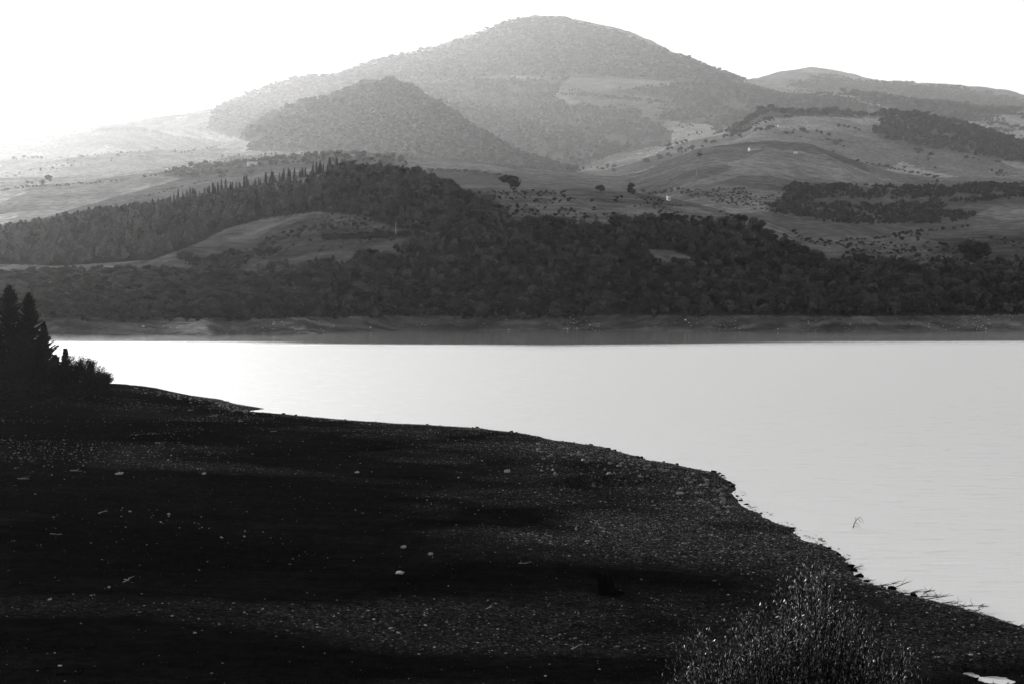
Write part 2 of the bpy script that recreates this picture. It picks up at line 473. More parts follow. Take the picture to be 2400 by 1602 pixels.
def terrain_noise(X, Y, Z):
    land = np.clip(Z / 12.0, 0, 1)
    far = np.clip((Y - 600) / 3000, 0, 1)
    vf = np.clip((Y - 4500) / 8000, 0, 1)
    w = 60 * fbm(X / 900, Y / 900, 3, 21)
    r = 1 - np.abs(fbm((X + w * (1 + 4 * vf)) / (130 + 380 * far), (Y + w) / (170 + 500 * far), 4, 5)) * 2.2    # gullies
    a = (1.5 + 16 * far)
    r2_ = 1 - np.abs(fbm((X + 6 * w) / 1500 + 3.3, (Y + 6 * w) / 2600, 4, 15)) * 2.4
    return land * vf * 75 * (r2_ - 0.6) + land * (a * (r - 0.55) + (0.6 + 3 * far) * fbm(X / 28, Y / 28, 3, 8)) + (1 - land) * 0.5 * fbm(X / 12, Y / 12, 4, 9) * np.clip(Z / 1.0, 0, 1)

def far_height(X, Y):
    X = np.asarray(X, float); Y = np.asarray(Y, float)
    col = np.interp(X / Y, u0, np.arange(NC))
    z = hgrid(col, Y)
    return z + terrain_noise(X, Y, z)

CI = np.repeat(np.arange(NC, dtype=float)[None, :], NR, 0).ravel()
YY = np.repeat(YR[:, None], NC, 1).ravel()
XX = (u0[None, :] * YR[:, None]).ravel()
ZZ = hgrid(CI, YY); ZZ = ZZ + terrain_noise(XX, YY, ZZ)
PX, PY = project(XX, YY, ZZ); PX /= K; PY /= K

clear1 = [(1480, 572), (1540, 575), (1630, 605), (1560, 612), (1500, 600)]
F_center = [(545, 740), (700, 732), (1000, 732), (1130, 735), (1400, 732), (1700, 725), (2000, 727), (2349, 722), (3300, 722), (3300, 612), (2349, 612), (1890, 612), (1800, 560), (1740, 520), (1620, 506), (1560, 510), (1400, 515), (1250, 515), (1180, 508), (1120, 468), (1040, 438), (960, 408), (900, 395), (800, 388), (740, 410), (735, 488), (830, 494), (900, 522), (985, 533), (960, 560), (880, 590), (800, 606), (700, 618), (600, 630)]
F_left = [(-900, 745), (0, 742), (110, 738), (300, 742), (480, 742), (560, 738), (660, 735), (690, 625), (560, 640), (500, 625), (430, 622), (300, 622), (0, 616), (-900, 610)]
F_pine = [(-900, 640), (0, 606), (150, 610), (350, 596), (450, 560), (520, 525), (600, 503), (740, 484), (770, 440), (760, 412), (600, 443), (450, 470), (240, 497), (0, 540), (-900, 600)]
WOODS = [(F_center, 640, 1450), (F_left, 640, 1000), (F_pine, 940, 1560)]
# albedo of the fields (each patch is a field with a colour of its own)
TN = np.full(len(XX), 0.15)
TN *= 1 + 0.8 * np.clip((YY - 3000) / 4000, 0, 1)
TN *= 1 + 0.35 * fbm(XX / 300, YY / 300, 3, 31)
def cells(x, y, seed):
    ix, iy = np.floor(x), np.floor(y); best = np.full(x.shape, 9.0); val = np.zeros(x.shape)
    for dx in (-1, 0, 1):
        for dy in (-1, 0, 1):
            jx, jy = ix + dx, iy + dy
            d = (jx + _hash(jx, jy, seed) - x) ** 2 + (jy + _hash(jx, jy, seed + 5) - y) ** 2
            m = d < best; best[m] = d[m]; val[m] = _hash(jx, jy, seed + 9)[m]
    return val
fs = np.interp(YY, [600, 1600, 6000, 16000], [110, 170, 420, 1100])
fw = 25 * fbm(XX / 90, YY / 90, 3, 38)
FIELD = 0.62 + 0.8 * np.where(YY < 2600, cells((XX + fw) / 150, (YY + fw) / 230, 70), np.where(YY < 7500, cells((XX + fw) / 380, (YY + fw) / 620, 71), cells((XX + 3 * fw) / 900, (YY + 3 * fw) / 1700, 72)))
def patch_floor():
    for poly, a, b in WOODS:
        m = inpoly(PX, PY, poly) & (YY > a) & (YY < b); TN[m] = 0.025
def patch(poly, val, ymin=0, ymax=1e9):
    m = inpoly(PX + 4 * fbm(XX / 60, YY / 60, 3, 32), PY, poly) & (YY > DM(ymin)) & (YY < DM(min(ymax, 14000)))
    TN[m] = val * (1 + 0.2 * fbm(XX[m] / 120, YY[m] / 120, 3, 33))
patch([(-1000, 300), (640, 300), (640, 350), (200, 470), (0, 530), (-1000, 600)], 0.44, 1500)
patch([(1290, 180), (1640, 180), (1680, 205), (1500, 212), (1400, 205)], 0.3, 3000)
patch([(1280, 220), (1540, 235), (1530, 245), (1400, 250)], 0.3, 2800)
patch([(1740, 262), (2060, 268), (2000, 300), (1800, 300), (1600, 345), (1350, 380), (1500, 300)], 0.32, 2300)
patch([(980, 388), (1060, 390), (1175, 405), (1190, 425), (1060, 425), (1000, 410)], 0.07, 1350, 2400)   # dark ploughed field
patch([(1480, 425), (1600, 365), (1750, 345), (1900, 365), (2080, 415), (1800, 420)], 0.17, 1500, 2400)
patch([(1870, 330), (2349, 370), (2600, 410), (2349, 420), (2100, 415), (1950, 370)], 0.26, 2200)
patch([(1120, 445), (1560, 455), (1800, 530), (1880, 600), (1780, 545), (1560, 490), (1300, 490)], 0.14, 800, 1400)
patch([(400, 615), (560, 560), (700, 490), (830, 490), (700, 520), (960, 525), (960, 545), (800, 600), (560, 630)], 0.13, 750, 1500)
patch([(555, 630), (575, 600), (780, 575), (850, 585), (780, 608), (640, 622)], 0.17, 750, 1500)
patch([(1800, 560), (2349, 500), (2700, 480), (2700, 600), (1880, 600)], 0.10, 860, 1500)
TN *= FIELD
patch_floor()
patch(clear1, 0.12, 700, 1000)
bank = (ZZ < 7) & (YY < 900)
TN[bank] = 0.085 * (1 + 0.9 * fbm(XX[bank] / 22, YY[bank] / 9, 4, 35))
pw = np.exp(-((PX - 440) / 55) ** 2) * np.clip(1.15 + 2.2 * fbm(XX / 14, YY / 7, 4, 36), 0, 1) * np.clip((497 + 14 * fbm(XX / 6, YY / 6, 3, 39) - PX) / 22, 0, 1)
pw = np.maximum(pw, 0.6 * np.exp(-((PX - 690) / 60) ** 2) * np.clip(0.3 + 2.6 * fbm(XX / 14, YY / 5, 4, 37), 0, 1))
TN[bank] = (TN * (1 - pw) + 0.34 * pw)[bank]
idx = np.arange(NR * NC).reshape(NR, NC)
Q = np.stack([idx[:-1, :-1], idx[:-1, 1:], idx[1:, 1:], idx[1:, :-1]], -1).reshape(-1, 4)
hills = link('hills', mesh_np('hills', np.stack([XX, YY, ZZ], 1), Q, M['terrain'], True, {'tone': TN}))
tag(hills, kind='structure')

# visibility from the viewpoint: running maximum of elevation per column
EL = ((ZZ - CAMH) / YY).reshape(NR, NC)
ELM = np.maximum.accumulate(EL, 0)
def seen(X, Y, ztop, margin=0.0015):
    col = np.clip(np.round(np.interp(X / Y, u0, np.arange(NC))).astype(int), 0, NC - 1)
    row = np.clip(np.searchsorted(YR, Y) - 1, 0, NR - 1)
    return (ztop - CAMH) / Y > ELM[row, col] - margin

# ------------------------------------------------------------------ foreground peninsula
shore_px = [(570, 945), (640, 950), (720, 957), (850, 968), (980, 975), (1100, 983), (1200, 995), (1300, 1012), (1380, 1026), (1420, 1036), (1480, 1055), (1560, 1068), (1650, 1085), (1668, 1098), (1682, 1120), (1700, 1150), (1750, 1180), (1850, 1230), (1900, 1260), (1945, 1290), (1965, 1318), (1990, 1335), (2080, 1365), (2180, 1390), (2280, 1420), (2349, 1440), (2600, 1480)]
shore = [(-900, 420), (-300, 330), (-130, 300), (-88, 285), (-64, 262), (-50, 243), (-39.5, 224), (-41.5, 220)]
for sx, sy in shore_px:
    a, b = at_z(sx, sy); shore.append((float(a), float(b)))
shore += [(60, 58), (120, 52), (300, 60), (900, 100)]
shore_poly = shore + [(900, -300), (-900, -300)]
S = np.array(shore)
def shore_dist(X, Y):
    d = np.full(X.shape, 1e9)
    for i in range(len(S) - 1):
        a = S[i]; b = S[i + 1]; ab = b - a
        t = np.clip(((X - a[0]) * ab[0] + (Y - a[1]) * ab[1]) / (ab @ ab), 0, 1)
        d = np.minimum(d, np.hypot(X - a[0] - t * ab[0], Y - a[1] - t * ab[1]))
    return np.where(inpoly(X, Y, shore_poly), d, -d)

bankY = [-400, 0, 10, 20, 30, 40, 50, 60, 72, 400]
bankZ = [16.4, 16.3, 13.4, 9.8, 6.6, 3.9, 2.0, 0.7, 0, 0]
puddles = [(*at_z(2228, 1547), .42, 0.5), (*at_z(2288, 1560), .85, 0.75)]
def near_height(X, Y):
    X = np.asarray(X, float); Y = np.asarray(Y, float)
    d = shore_dist(X, Y) + 1.1 * fbm(X / 5, Y / 5, 4, 41)
    dp = np.maximum(d, 0)
    z = np.where(d > 0, 0.28 * (1 - np.exp(-dp / 1.2)) + 0.034 * np.minimum(dp, 45) + 0.012 * np.maximum(dp - 45, 0), 0.14 * d)
    inl = np.clip(dp / 6, 0, 1)
    z = z + inl * (2.3 * np.exp(-(((X + 84) / 20) ** 2 + ((Y - 232) / 26) ** 2) / 1.6))
    z = z + inl * 0.04 * np.maximum(0, -X - 25) * np.clip((190 - Y) / 60, 0, 1)
    # old water-level terraces and the hollow in the gravel bank
    z = z + inl * (0.05 * np.sin(Y / 3.9 + X / 30 + 1.4 * fbm(X / 30, Y / 30, 2, 44)) * np.clip(fbm(X / 45, Y / 25, 2, 45) + 0.4, 0, 1))
    hx, hy = at_z(1385, 1095, 1.3)
    sd = (Y - hy) - 0.75 * (X - hx) + 1.6 * fbm(X / 4, Y / 4, 3, 56)      # small eroded step
    z = z + 0.85 * (1 / (1 + np.exp(-np.clip(sd / 0.4, -30, 30)))) * np.exp(-(((X - hx) + (Y - hy) * .4) / 5.5) ** 4) * np.exp(-np.clip(sd, 0, 60) / 6.0) - 0.25 * np.exp(-(sd + 1.5) ** 2 / 3) * np.exp(-(((X - hx) + (Y - hy) * .4) / 5.0) ** 4)
    z = z + inl * (0.55 * fbm(X / 18, Y / 18, 4, 42) + 0.10 * fbm(X / 1.4, Y / 1.4, 3, 43))
    bz = np.interp(Y + 3.0 * fbm(X / 25, Y / 25, 3, 47), bankY, bankZ)
    wb = np.clip(bz / 5.0, 0, 1)
    z = (z * (1 - wb) + 0.35 * fbm(X / 3, Y / 3, 4, 48) * wb + bz * np.clip(1 - (X - 40) / 60, 0, 1))
    z = z * (1 - 0.84 * np.exp(-((X - 22.3) / 7) ** 4 - ((Y - 64.0) / 4.5) ** 4))
    for qx, qy, rx, ry in puddles:
        e = ((X - qx) / rx) ** 2 + ((Y - qy) / ry) ** 2 + 0.9 * fbm(X / 0.5, Y / 0.5, 3, 49)
        w = np.clip(1.6 - e * 0.8, 0, 1)
        z = z * (1 - w) + (-0.12 + 0.12 * e) * w
    return z

gx = np.concatenate([np.linspace(-400, -110, 60)[:-1], np.linspace(-110, 60, 560)[:-1], np.linspace(60, 400, 60)])
gy = np.concatenate([np.linspace(-250, 40, 60)[:-1], np.linspace(40, 110, 330)[:-1], np.linspace(110, 300, 480)[:-1], np.linspace(300, 420, 30)])
gx = np.concatenate([gx[gx < 17], np.linspace(17, 28, 90)[:-1], gx[gx >= 28]])
GX, GY = np.meshgrid(gx, gy); GX = GX.ravel(); GY = GY.ravel()
GD = shore_dist(GX, GY)
GZ = near_height(GX, GY)
def gravel_amount(X, Y, D):
    bandw = np.interp(Y, [55, 75, 88, 100, 120, 140, 160, 190, 215, 240], [3, 4, 8, 26, 24, 22, 20, 9, 6, 8])
    g = np.clip(1.25 - D / bandw + 0.9 * fbm(X / 9, Y / 9, 4, 51), 0, 1)
    g2 = np.clip(2.4 * fbm(X / 20, Y / 12, 4, 53) + 0.02, 0, 1) * 0.55
    sx_, sy_ = at_z(1500, 1380, 1.0)
    g3 = 0.5 * np.exp(-((X - sx_) / 7) ** 2 - ((Y - sy_) / 4) ** 2) * (1 + fbm(X / 3, Y / 2, 3, 55))
    return np.clip(np.maximum(np.maximum(g, g2), g3), 0, 1)
GT = gravel_amount(GX, GY, GD)
GT = GT - 1.2 * np.exp(-((GX + 62) / 30) ** 4 - ((GY - 185) / 55) ** 4) * np.clip(0.8 + 1.4 * fbm(GX / 12, GY / 20, 3, 57), 0, 1.3)  # dark grass, with the conifers' shade painted into the turf tone
gi = np.arange(len(gx) * len(gy)).reshape(len(gy), len(gx))
GQ = np.stack([gi[:-1, :-1], gi[:-1, 1:], gi[1:, 1:], gi[1:, :-1]], -1).reshape(-1, 4)
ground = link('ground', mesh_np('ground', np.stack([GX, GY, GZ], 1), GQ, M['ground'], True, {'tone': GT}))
tag(ground, kind='structure')

# ------------------------------------------------------------------ water sheet
wx = np.concatenate([np.linspace(-9000, -700, 30)[:-1], np.linspace(-700, 700, 301)[:-1], np.linspace(700, 9000, 30)])
wy = np.concatenate([np.linspace(-3000, 60, 10)[:-1], np.linspace(60, 440, 50)[:-1], np.linspace(440, 800, 241)])
WX, WY = np.meshgrid(wx, wy); WX = WX.ravel(); WY = WY.ravel()
fy0 = np.interp(np.interp(WX / np.maximum(WY, 1), u0, cx), cx, Y0)
edge = fy0 - WY
wpx = (WX / np.maximum(WY, 1) * F + 1200)
WT = np.clip((np.interp(wpx, [-2000, 0, 500, 900, 1300, 1700, 2400, 4000], [566, 566, 560, 530, 510, 535, 552, 552]) - WY + 26 * fbm(WX / 170, WY / 22, 4, 61)) / 55, 0, 1)
wi = np.arange(len(wx) * len(wy)).reshape(len(wy), len(wx))
WQ = np.stack([wi[:-1, :-1], wi[:-1, 1:], wi[1:, 1:], wi[1:, :-1]], -1).reshape(-1, 4)
water = link('water', mesh_np('water', np.stack([WX, WY, WX * 0], 1), WQ, M['water'], True, {'tone': WT}))
tag(water, kind='structure')

# ------------------------------------------------------------------ tree templates (unit height, base at 0)
def rnd_dirs(r, n):
    v = r.normal(size=(n, 3)); return v / np.linalg.norm(v, axis=1)[:, None]

def leaf_tris(r, C, N, size, tone_lo=0.2, tone_hi=0.8):
    n = len(C)
    a = rnd_dirs(r, n); a -= (a * N).sum(1)[:, None] * N * 0.5; a /= np.linalg.norm(a, axis=1)[:, None]
    b = np.cross(N, a); b /= np.linalg.norm(b, axis=1)[:, None] + 1e-9
    s = size * r.uniform(0.6, 1.4, n)[:, None]
    V = np.stack([C + a * s, C - a * s * 0.6 + b * s * 0.8, C - a * s * 0.6 - b * s * 0.8], 1).reshape(-1, 3)
    return V, np.arange(3 * n).reshape(n, 3), np.repeat(r.uniform(tone_lo, tone_hi, n), 3)

def crown_broad(seed, lumps=6, leaves=30, squat=1.0, base=ICO1):
    r = np.random.default_rng(seed); g = Geo()
    for k in range(lumps):
        a = 2 * math.pi * (k / max(1, lumps - 1)) + r.uniform(-.4, .4)
        if k == 0: c = np.array([0, 0, 0.66]); rad = 0.30
        else:
            rr = r.uniform(0.13, 0.30) * squat
            c = np.array([math.cos(a) * rr, math.sin(a) * rr, r.uniform(0.26, 0.82)]); rad = r.uniform(0.12, 0.26)
        V, T = base
        nn = 1 + 0.42 * (r.random(len(V)) - 0.5) * 2
        sc = np.array([squat, squat, 0.85])
        g.add(c + V * (rad * 0.92 * nn)[:, None] * sc, T, r.uniform(0.3, 0.7))
        if leaves:
            D = rnd_dirs(r, leaves); D[:, 2] = np.abs(D[:, 2]) * 1.0 - 0.25; D /= np.linalg.norm(D, axis=1)[:, None]
            C = c + D * rad * r.uniform(0.85, 1.4, leaves)[:, None] * sc
            V2, T2, A2 = leaf_tris(r, C, rnd_dirs(r, leaves) * 0.6 + D, 0.045)
            g.add(V2, T2, A2)
    return g

def crown_pine(seed, leaves=180):
    r = np.random.default_rng(seed); g = Geo()
    for k in range(5):
        z = 0.35 + 0.13 * k; rad = 0.24 - 0.035 * k
        V, T = ICO1
        nn = 1 + 0.35 * (r.random(len(V)) - 0.5) * 2
        off = np.array([r.uniform(-.06, .06), r.uniform(-.06, .06), z])
        g.add(off + V * (rad * nn)[:, None] * np.array([1, 1, 0.75]), T, r.uniform(.35, .65))
        D = rnd_dirs(r, leaves // 5); C = off + D * rad * r.uniform(.9, 1.35, len(D))[:, None] * np.array([1, 1, .8])
        V2, T2, A2 = leaf_tris(r, C, D, 0.035); g.add(V2, T2, A2)
    return g

def crown_cyp(seed):
    r = np.random.default_rng(seed); g = Geo()
    n = 9; zs = np.linspace(0.06, 1, n); rad = 0.075 * np.sin(np.clip(zs * 0.92 + 0.1, 0, 1) * math.pi) ** 0.6 + 0.004
    rad *= r.uniform(0.8, 1.2, n)
    pts = np.stack([r.uniform(-.008, .008, n), r.uniform(-.008, .008, n), zs], 1)
    tube(g, pts, rad, 7, 0.5)
    m = 90; z = r.uniform(0.08, 0.98, m); a = r.uniform(0, 6.28, m); rr = np.interp(z, zs, rad)
    D = np.stack([np.cos(a), np.sin(a), np.full(m, .6)], 1); C = np.stack([np.cos(a) * rr, np.sin(a) * rr, z], 1)
    V2, T2, A2 = leaf_tris(r, C, D, 0.022); g.add(V2, T2, A2)
    return g

def trunk_geo(seed, h=0.5, rad=0.03, limbs=3):
    r = np.random.default_rng(seed); g = Geo()
    zs = np.linspace(0 - 0.05, h, 5)
    pts = np.stack([0.02 * np.sin(zs * 9 + seed), 0.02 * np.cos(zs * 7), zs], 1)
    tube(g, pts, np.linspace(rad * 1.3, rad * 0.6, 5), 6)
    for k in range(limbs):
        a = 2.1 * k + seed; e = np.array([math.cos(a) * .2, math.sin(a) * .2, h + 0.12])
        s = pts[3]; tube(g, [s, (s + e) / 2 + [0, 0, -.02], e], [rad * .5, rad * .35, rad * .15], 5)
    return g

TB = [crown_broad(100 + i, 5 + i % 4, 30, 0.85 + 0.17 * (i % 4)) for i in range(9)]
TS = [crown_broad(200 + i, 4, 18, 1.5) for i in range(4)]                 # low bushes
TF = [crown_broad(300 + i, 3, 0, 1.25, ICO1) for i in range(6)]           # far
TFF = [crown_broad(330 + i, 2, 0, 1.35, ICO0) for i in range(5)]
TP = [crown_pine(400 + i) for i in range(5)]
TC = [crown_cyp(500 + i) for i in range(4)]

def flat(g): return np.vstack(g.V), np.vstack(g.T), np.concatenate(g.A)

def scatter_mesh(name, mat, templates, P, Sc, seed, wmul=(0.85, 1.2)):
    r = np.random.default_rng(seed); big = Geo()
    which = r.integers(0, len(templates), len(P))
    for k, tg in enumerate(templates):
        V, T, A = flat(tg); sel = np.where(which == k)[0]
        if not len(sel): continue
        a = r.uniform(0, 2 * math.pi, len(sel)); s = Sc[sel]; w = s * r.uniform(*wmul, len(sel))
        c, sn = np.cos(a), np.sin(a)
        x = (V[None, :, 0] * c[:, None] - V[None, :, 1] * sn[:, None]) * w[:, None] + P[sel, 0][:, None]
        y = (V[None, :, 0] * sn[:, None] + V[None, :, 1] * c[:, None]) * w[:, None] + P[sel, 1][:, None]
        z = V[None, :, 2] * s[:, None] + P[sel, 2][:, None]
        VV = np.stack([x, y, z], -1).reshape(-1, 3)
        TT = (T[None] + (np.arange(len(sel)) * len(V))[:, None, None]).reshape(-1, 3)
        tt = r.uniform(-0.42, 0.42, len(sel))
        big.add(VV, TT, np.clip(A[None] + tt[:, None], 0, 1).reshape(-1))
    return big.mesh(name, mat)

def region_points(poly, ymin, ymax, spacing, seed, hgt=8.0, clearings=(), thin=0.0):
    r = np.random.default_rng(seed)
    P = np.array(poly); xlo, xhi = P[:, 0].min(), P[:, 0].max()
    ulo, uhi = (xlo * K - 1200) / F, (xhi * K - 1200) / F
    area = (uhi - ulo) * (ymax ** 2 - ymin ** 2) / 2
    n = int(area / spacing ** 2)
    Y = np.sqrt(r.uniform(ymin ** 2, ymax ** 2, n)); X = r.uniform(ulo, uhi, n) * Y
    # jittered lattice so crowns do not pile up
    X = (np.floor(X / spacing) + 0.5 + r.uniform(-.42, .42, n)) * spacing; Y = (np.floor(Y / spacing) + 0.5 + r.uniform(-.42, .42, n)) * spacing
    key = np.floor(X / spacing).astype(np.int64) * 1000003 + np.floor(Y / spacing).astype(np.int64)
    _, ui = np.unique(key, return_index=True); X, Y = X[ui], Y[ui]
    Z = far_height(X, Y)
    px, py = project(X, Y, Z); px /= K; py /= K
    qn = spacing * 6; ex = px + 12 * fbm(X / qn, Y / qn, 3, seed); ey = py + 7 * fbm(X / qn + 9, Y / qn, 3, seed)
    m = inpoly(ex, ey, poly) & (Y > ymin) & (Y < ymax) & (Z > 2.0)
    for c in clearings: m &= ~inpoly(ex, ey, c)
    if thin: m &= vnoise(X / (spacing * 5), Y / (spacing * 5), seed + 3) * 0.7 + 0.3 * vnoise(X / (spacing * 1.7), Y / (spacing * 1.7), seed + 4) > thin + 0.04
    m &= seen(X, Y, Z + hgt)
    return X[m], Y[m], Z[m]

class Rec: pass
def make_individuals(name, label, cat, group, crowns, tmpl_tr, cmat, items):
    """items: (x, y, z, height, width). crown + trunk meshes are shared between copies"""
    protos = []
    for k, cg in enumerate(crowns):
        root = bpy.data.objects.new(name, None)
        c = bpy.data.objects.new('crown', cg.mesh('crown', cmat)); c.parent = root
        t = bpy.data.objects.new('trunk', tmpl_tr[k % len(tmpl_tr)].mesh('trunk', M['bark'])); t.parent = root
        protos.append((root, c, t))
    used = set()
    for i, it in enumerate(items):
        x, y, z, hh, ww = it[:5]
        k = random.randrange(len(protos))
        pr, pc, pt_ = protos[k]
        if k in used: ro, co, to = pr.copy(), pc.copy(), pt_.copy()
        else: ro, co, to = protos[k]; used.add(k)
        for o in (ro, co, to): scene.collection.objects.link(o)
        co.parent = ro; to.parent = ro
        ro.location = (x, y, z - 0.15); ro.rotation_euler = (0, 0, random.uniform(0, 6.28)); ro.scale = (ww, ww, hh)
        ro.empty_display_size = 1
        tag(ro, it[5] if len(it) > 5 else label, cat, group)
    for k, pr in enumerate(protos):
        if k not in used:
            for o in pr: bpy.data.objects.remove(o)

TRK = [trunk_geo(1), trunk_geo(2), trunk_geo(5)]
TRKS = [trunk_geo(3, 0.35, 0.02, 3)]

def on_hills(xp, yp, ymin=600, ymax=30000):
    """first point of the hills met by the ray through a 2349-frame pixel, between two distances"""
    a, b = rays(xp * K, yp * K)
    Ys = np.geomspace(ymin, ymax, 6000); zt = far_height(a * Ys, Ys); zr = CAMH + b * Ys
    hit = np.where(zt >= zr)[0]
    i = hit[0] if len(hit) else int(np.argmin(zr - zt))
    return float(a * Ys[i]), float(Ys[i]), float(zt[i])

# ---- near woods
clear2 = [(1560, 500), (1700, 505), (1800, 545), (1890, 603), (1850, 590), (1780, 548), (1700, 515)]
X, Y, Z = region_points(F_center, 640, 1450, 4.7, 71, 7, (clear1,), 0.13)
Hh = np.random.default_rng(1).beta(1.5, 2.6, len(X)) * 7.5 + 3.4 * (1 + 0.15 * fbm(X / 60, Y / 60, 2, 3))
size = Hh / Y; order = np.argsort(-size)
ind = order[:270]; rest = order[270:]
make_individuals('broadleaf_tree', 'rounded dark broadleaf tree at the front of the wood above the far shore', 'tree', 'trees along the front of the shore wood',
                 TB, TRK, M['leaf'], [(X[i], Y[i], Z[i], Hh[i], Hh[i] * random.uniform(.85, 1.15)) for i in ind])
o = link('forest', scatter_mesh('forest', M['leaf'], TB + TP[:4], np.stack([X, Y, Z - .3], 1)[rest], Hh[rest], 5))
tag(o, 'dense dark wood covering the slope and knoll above the far shore', 'forest', kind='stuff')
print('center wood', len(X))

X, Y, Z = region_points(F_left, 640, 1000, 4.6, 72, 5, thin=0.24)
Hh = np.random.default_rng(2).uniform(1.6, 7.5, len(X)) * np.clip(1.3 - (Y - 680) / 450, .6, 1.3)
size = Hh / Y; order = np.argsort(-size)
ind = order[:200]; rest = order[200:]
make_individuals('bushy_tree', 'low bushy tree on the slope at the far shore beyond the dark conifers', 'tree', 'low bushy trees on the slope above the far shore',
                 TB[:4], TRK, M['leaf'], [(X[i], Y[i], Z[i], Hh[i], Hh[i] * random.uniform(1.0, 1.4)) for i in ind])
o = link('scrub', scatter_mesh('scrub', M['leaf'], TB[:3] + TS, np.stack([X, Y, Z - .3], 1)[rest], Hh[rest], 6, (1.0, 1.5)))
tag(o, 'bushy scrub and small trees on the low slope behind the dark conifers', 'scrub', kind='stuff')
print('left scrub', len(X))

X, Y, Z = region_points(F_pine, 940, 1560, 6.5, 73, 9)
Hh = np.random.default_rng(3).uniform(8, 12, len(X))
size = Hh / Y; order = np.argsort(-size); ind = order[:220]; rest = order[220:]
make_individuals('pine_tree', 'grey green pine along the lower edge of the plantation above the field', 'tree', 'pines along the lower edge of the plantation',
                 TP, [trunk_geo(8, 0.6, 0.02, 2)], M['pine'], [(X[i], Y[i], Z[i], Hh[i], Hh[i] * random.uniform(.9, 1.2)) for i in ind])
o = link('pine_plantation', scatter_mesh('pine_plantation', M['pine'], TP, np.stack([X, Y, Z - .3], 1)[rest], Hh[rest], 7))
tag(o, 'even pine plantation climbing the hillside below the row of cypresses', 'forest', kind='stuff')
print('pines', len(X))

# cypress row on the crest
r = np.random.default_rng(11)
items = []
for t in np.linspace(0, 1, 120):
    xp = 245 + 535 * t + r.uniform(-6, 6)
    if 0.06 < t < 0.075 or 0.16 < t < 0.19: continue
    yb = np.interp(xp, [245, 450, 620, 640, 780], [497, 462, 434, 428, 402]) + r.uniform(-2, 5)
    a, b = rays(xp * K, yb * K)
    Yc = np.interp(xp, cx, Y3) + r.uniform(-25, 10)
    X1 = float(a * Yc); Z1 = float(far_height(np.array([X1]), np.array([Yc]))[0])
    hh = r.uniform(5.5, 14) * (0.55 + 0.6 * min(1, t * 3))
    items.append((X1, float(Yc), Z1, hh, hh * r.uniform(.8, 1.2)))
make_individuals('cypress_tree', 'slim dark cypress in the long row along the crest above the pine plantation', 'tree', 'cypresses in the row along the crest', TC, [trunk_geo(9, 0.2, 0.015, 0)], M['cypress'], items)

# ---- farther woods, each one mass
def wood(name, label, poly, ymin, ymax, sp, seed, h0, h1, tm, mat='leaf', thin=0.0, clearings=(), wm=(.9, 1.3)):
    mid = math.sqrt(ymin * ymax); q = float(DM(mid)) / mid; q = q if ymin > 1500 else 1.0; sp *= q; h0 *= q; h1 *= q
    X, Y, Z = region_points(poly, float(DM(ymin)) if ymin > 1500 else ymin, float(DM(ymax)), sp, seed, h1, clearings, thin)
    if not len(X): print('EMPTY', name, label); return
    rr_ = np.random.default_rng(seed); Hh = h0 * 0.75 + (h1 * 1.1 - h0 * 0.75) * rr_.beta(1.6, 2.2, len(X))
    if name == 'forest':
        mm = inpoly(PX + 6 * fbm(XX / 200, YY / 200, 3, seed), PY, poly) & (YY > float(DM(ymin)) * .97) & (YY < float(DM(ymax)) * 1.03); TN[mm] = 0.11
    o = link(name, scatter_mesh(name, M[mat], tm, np.stack([X, Y, Z - h0 * 0.05], 1), Hh, seed, wm))
    tag(o, label, 'scrub' if 'scrub' in name else ('trees' if 'scattered' in name else 'forest'), kind='stuff')
    print(name, seed, len(X))

wood('forest', 'wood of mixed trees on the right hillside under the bare knoll', [(1815, 425), (2000, 428), (2100, 430), (2349, 422), (3300, 422), (3300, 470), (2349, 464), (2280, 474), (2200, 510), (2000, 518), (1850, 505), (1760, 480), (1800, 455)], 1060, 2120, 8.0, 81, 5.5, 11.5, TB[:6] + TP[:2], thin=0.34, clearings=([(1860, 460), (2100, 456), (2240, 446), (2262, 455), (2100, 468), (1890, 476)], [(2140, 485), (2240, 462), (2349, 455), (2349, 470), (2240, 492)], [(1960, 428), (2040, 432), (2080, 440), (1980, 442)]))
wood('scrub', 'open scrub on the slope between the hut and the right hillside wood', [(1560, 435), (1700, 432), (1830, 450), (1860, 500), (1800, 500), (1660, 465), (1560, 450)], 1100, 1900, 9, 82, 2, 4.5, TS, thin=0.3)
wood('scrub', 'scattered low bushes in the rough pasture above the right shore wood', [(1780, 520), (2000, 515), (2230, 520), (2330, 560), (2600, 570), (2600, 610), (2330, 610), (1900, 610), (1840, 580)], 860, 1300, 6, 83, 0.8, 3.2, TS, thin=0.5)
wood('scrub', 'low bushes dotted over the grassy crest behind the wooded knoll', [(1050, 440), (1200, 438), (1450, 448), (1700, 500), (1560, 512), (1300, 508), (1180, 495), (1100, 465)], 850, 1250, 5.5, 84, 0.8, 3.0, TS, thin=0.45)
wood('scrub', 'scrub strips crossing the small terraced fields left of the wood', [(420, 612), (560, 585), (700, 500), (800, 480), (860, 505), (700, 545), (960, 535), (940, 550), (760, 575), (600, 600), (540, 640)], 760, 1400, 7, 85, 1.0, 2.8, TS, thin=0.55)
wood('forest', 'hazy belt of trees below the wooded ridge beside the pale fields', [(350, 398), (450, 382), (530, 358), (700, 356), (900, 360), (940, 378), (800, 388), (700, 385), (620, 400), (450, 415)], 1560, 2900, 12, 86, 4.5, 9, TF, thin=0.4)
wood('forest', 'wooded steep ridge in front of the big mountain, shaded on one flank', [(560, 345), (600, 320), (700, 262), (830, 200), (900, 192), (1000, 240), (1100, 305), (1200, 362), (1320, 402), (1340, 425), (1200, 418), (1060, 390), (950, 374), (800, 352), (660, 348)], 2300, 4200, 11, 87, 7, 16, TF)
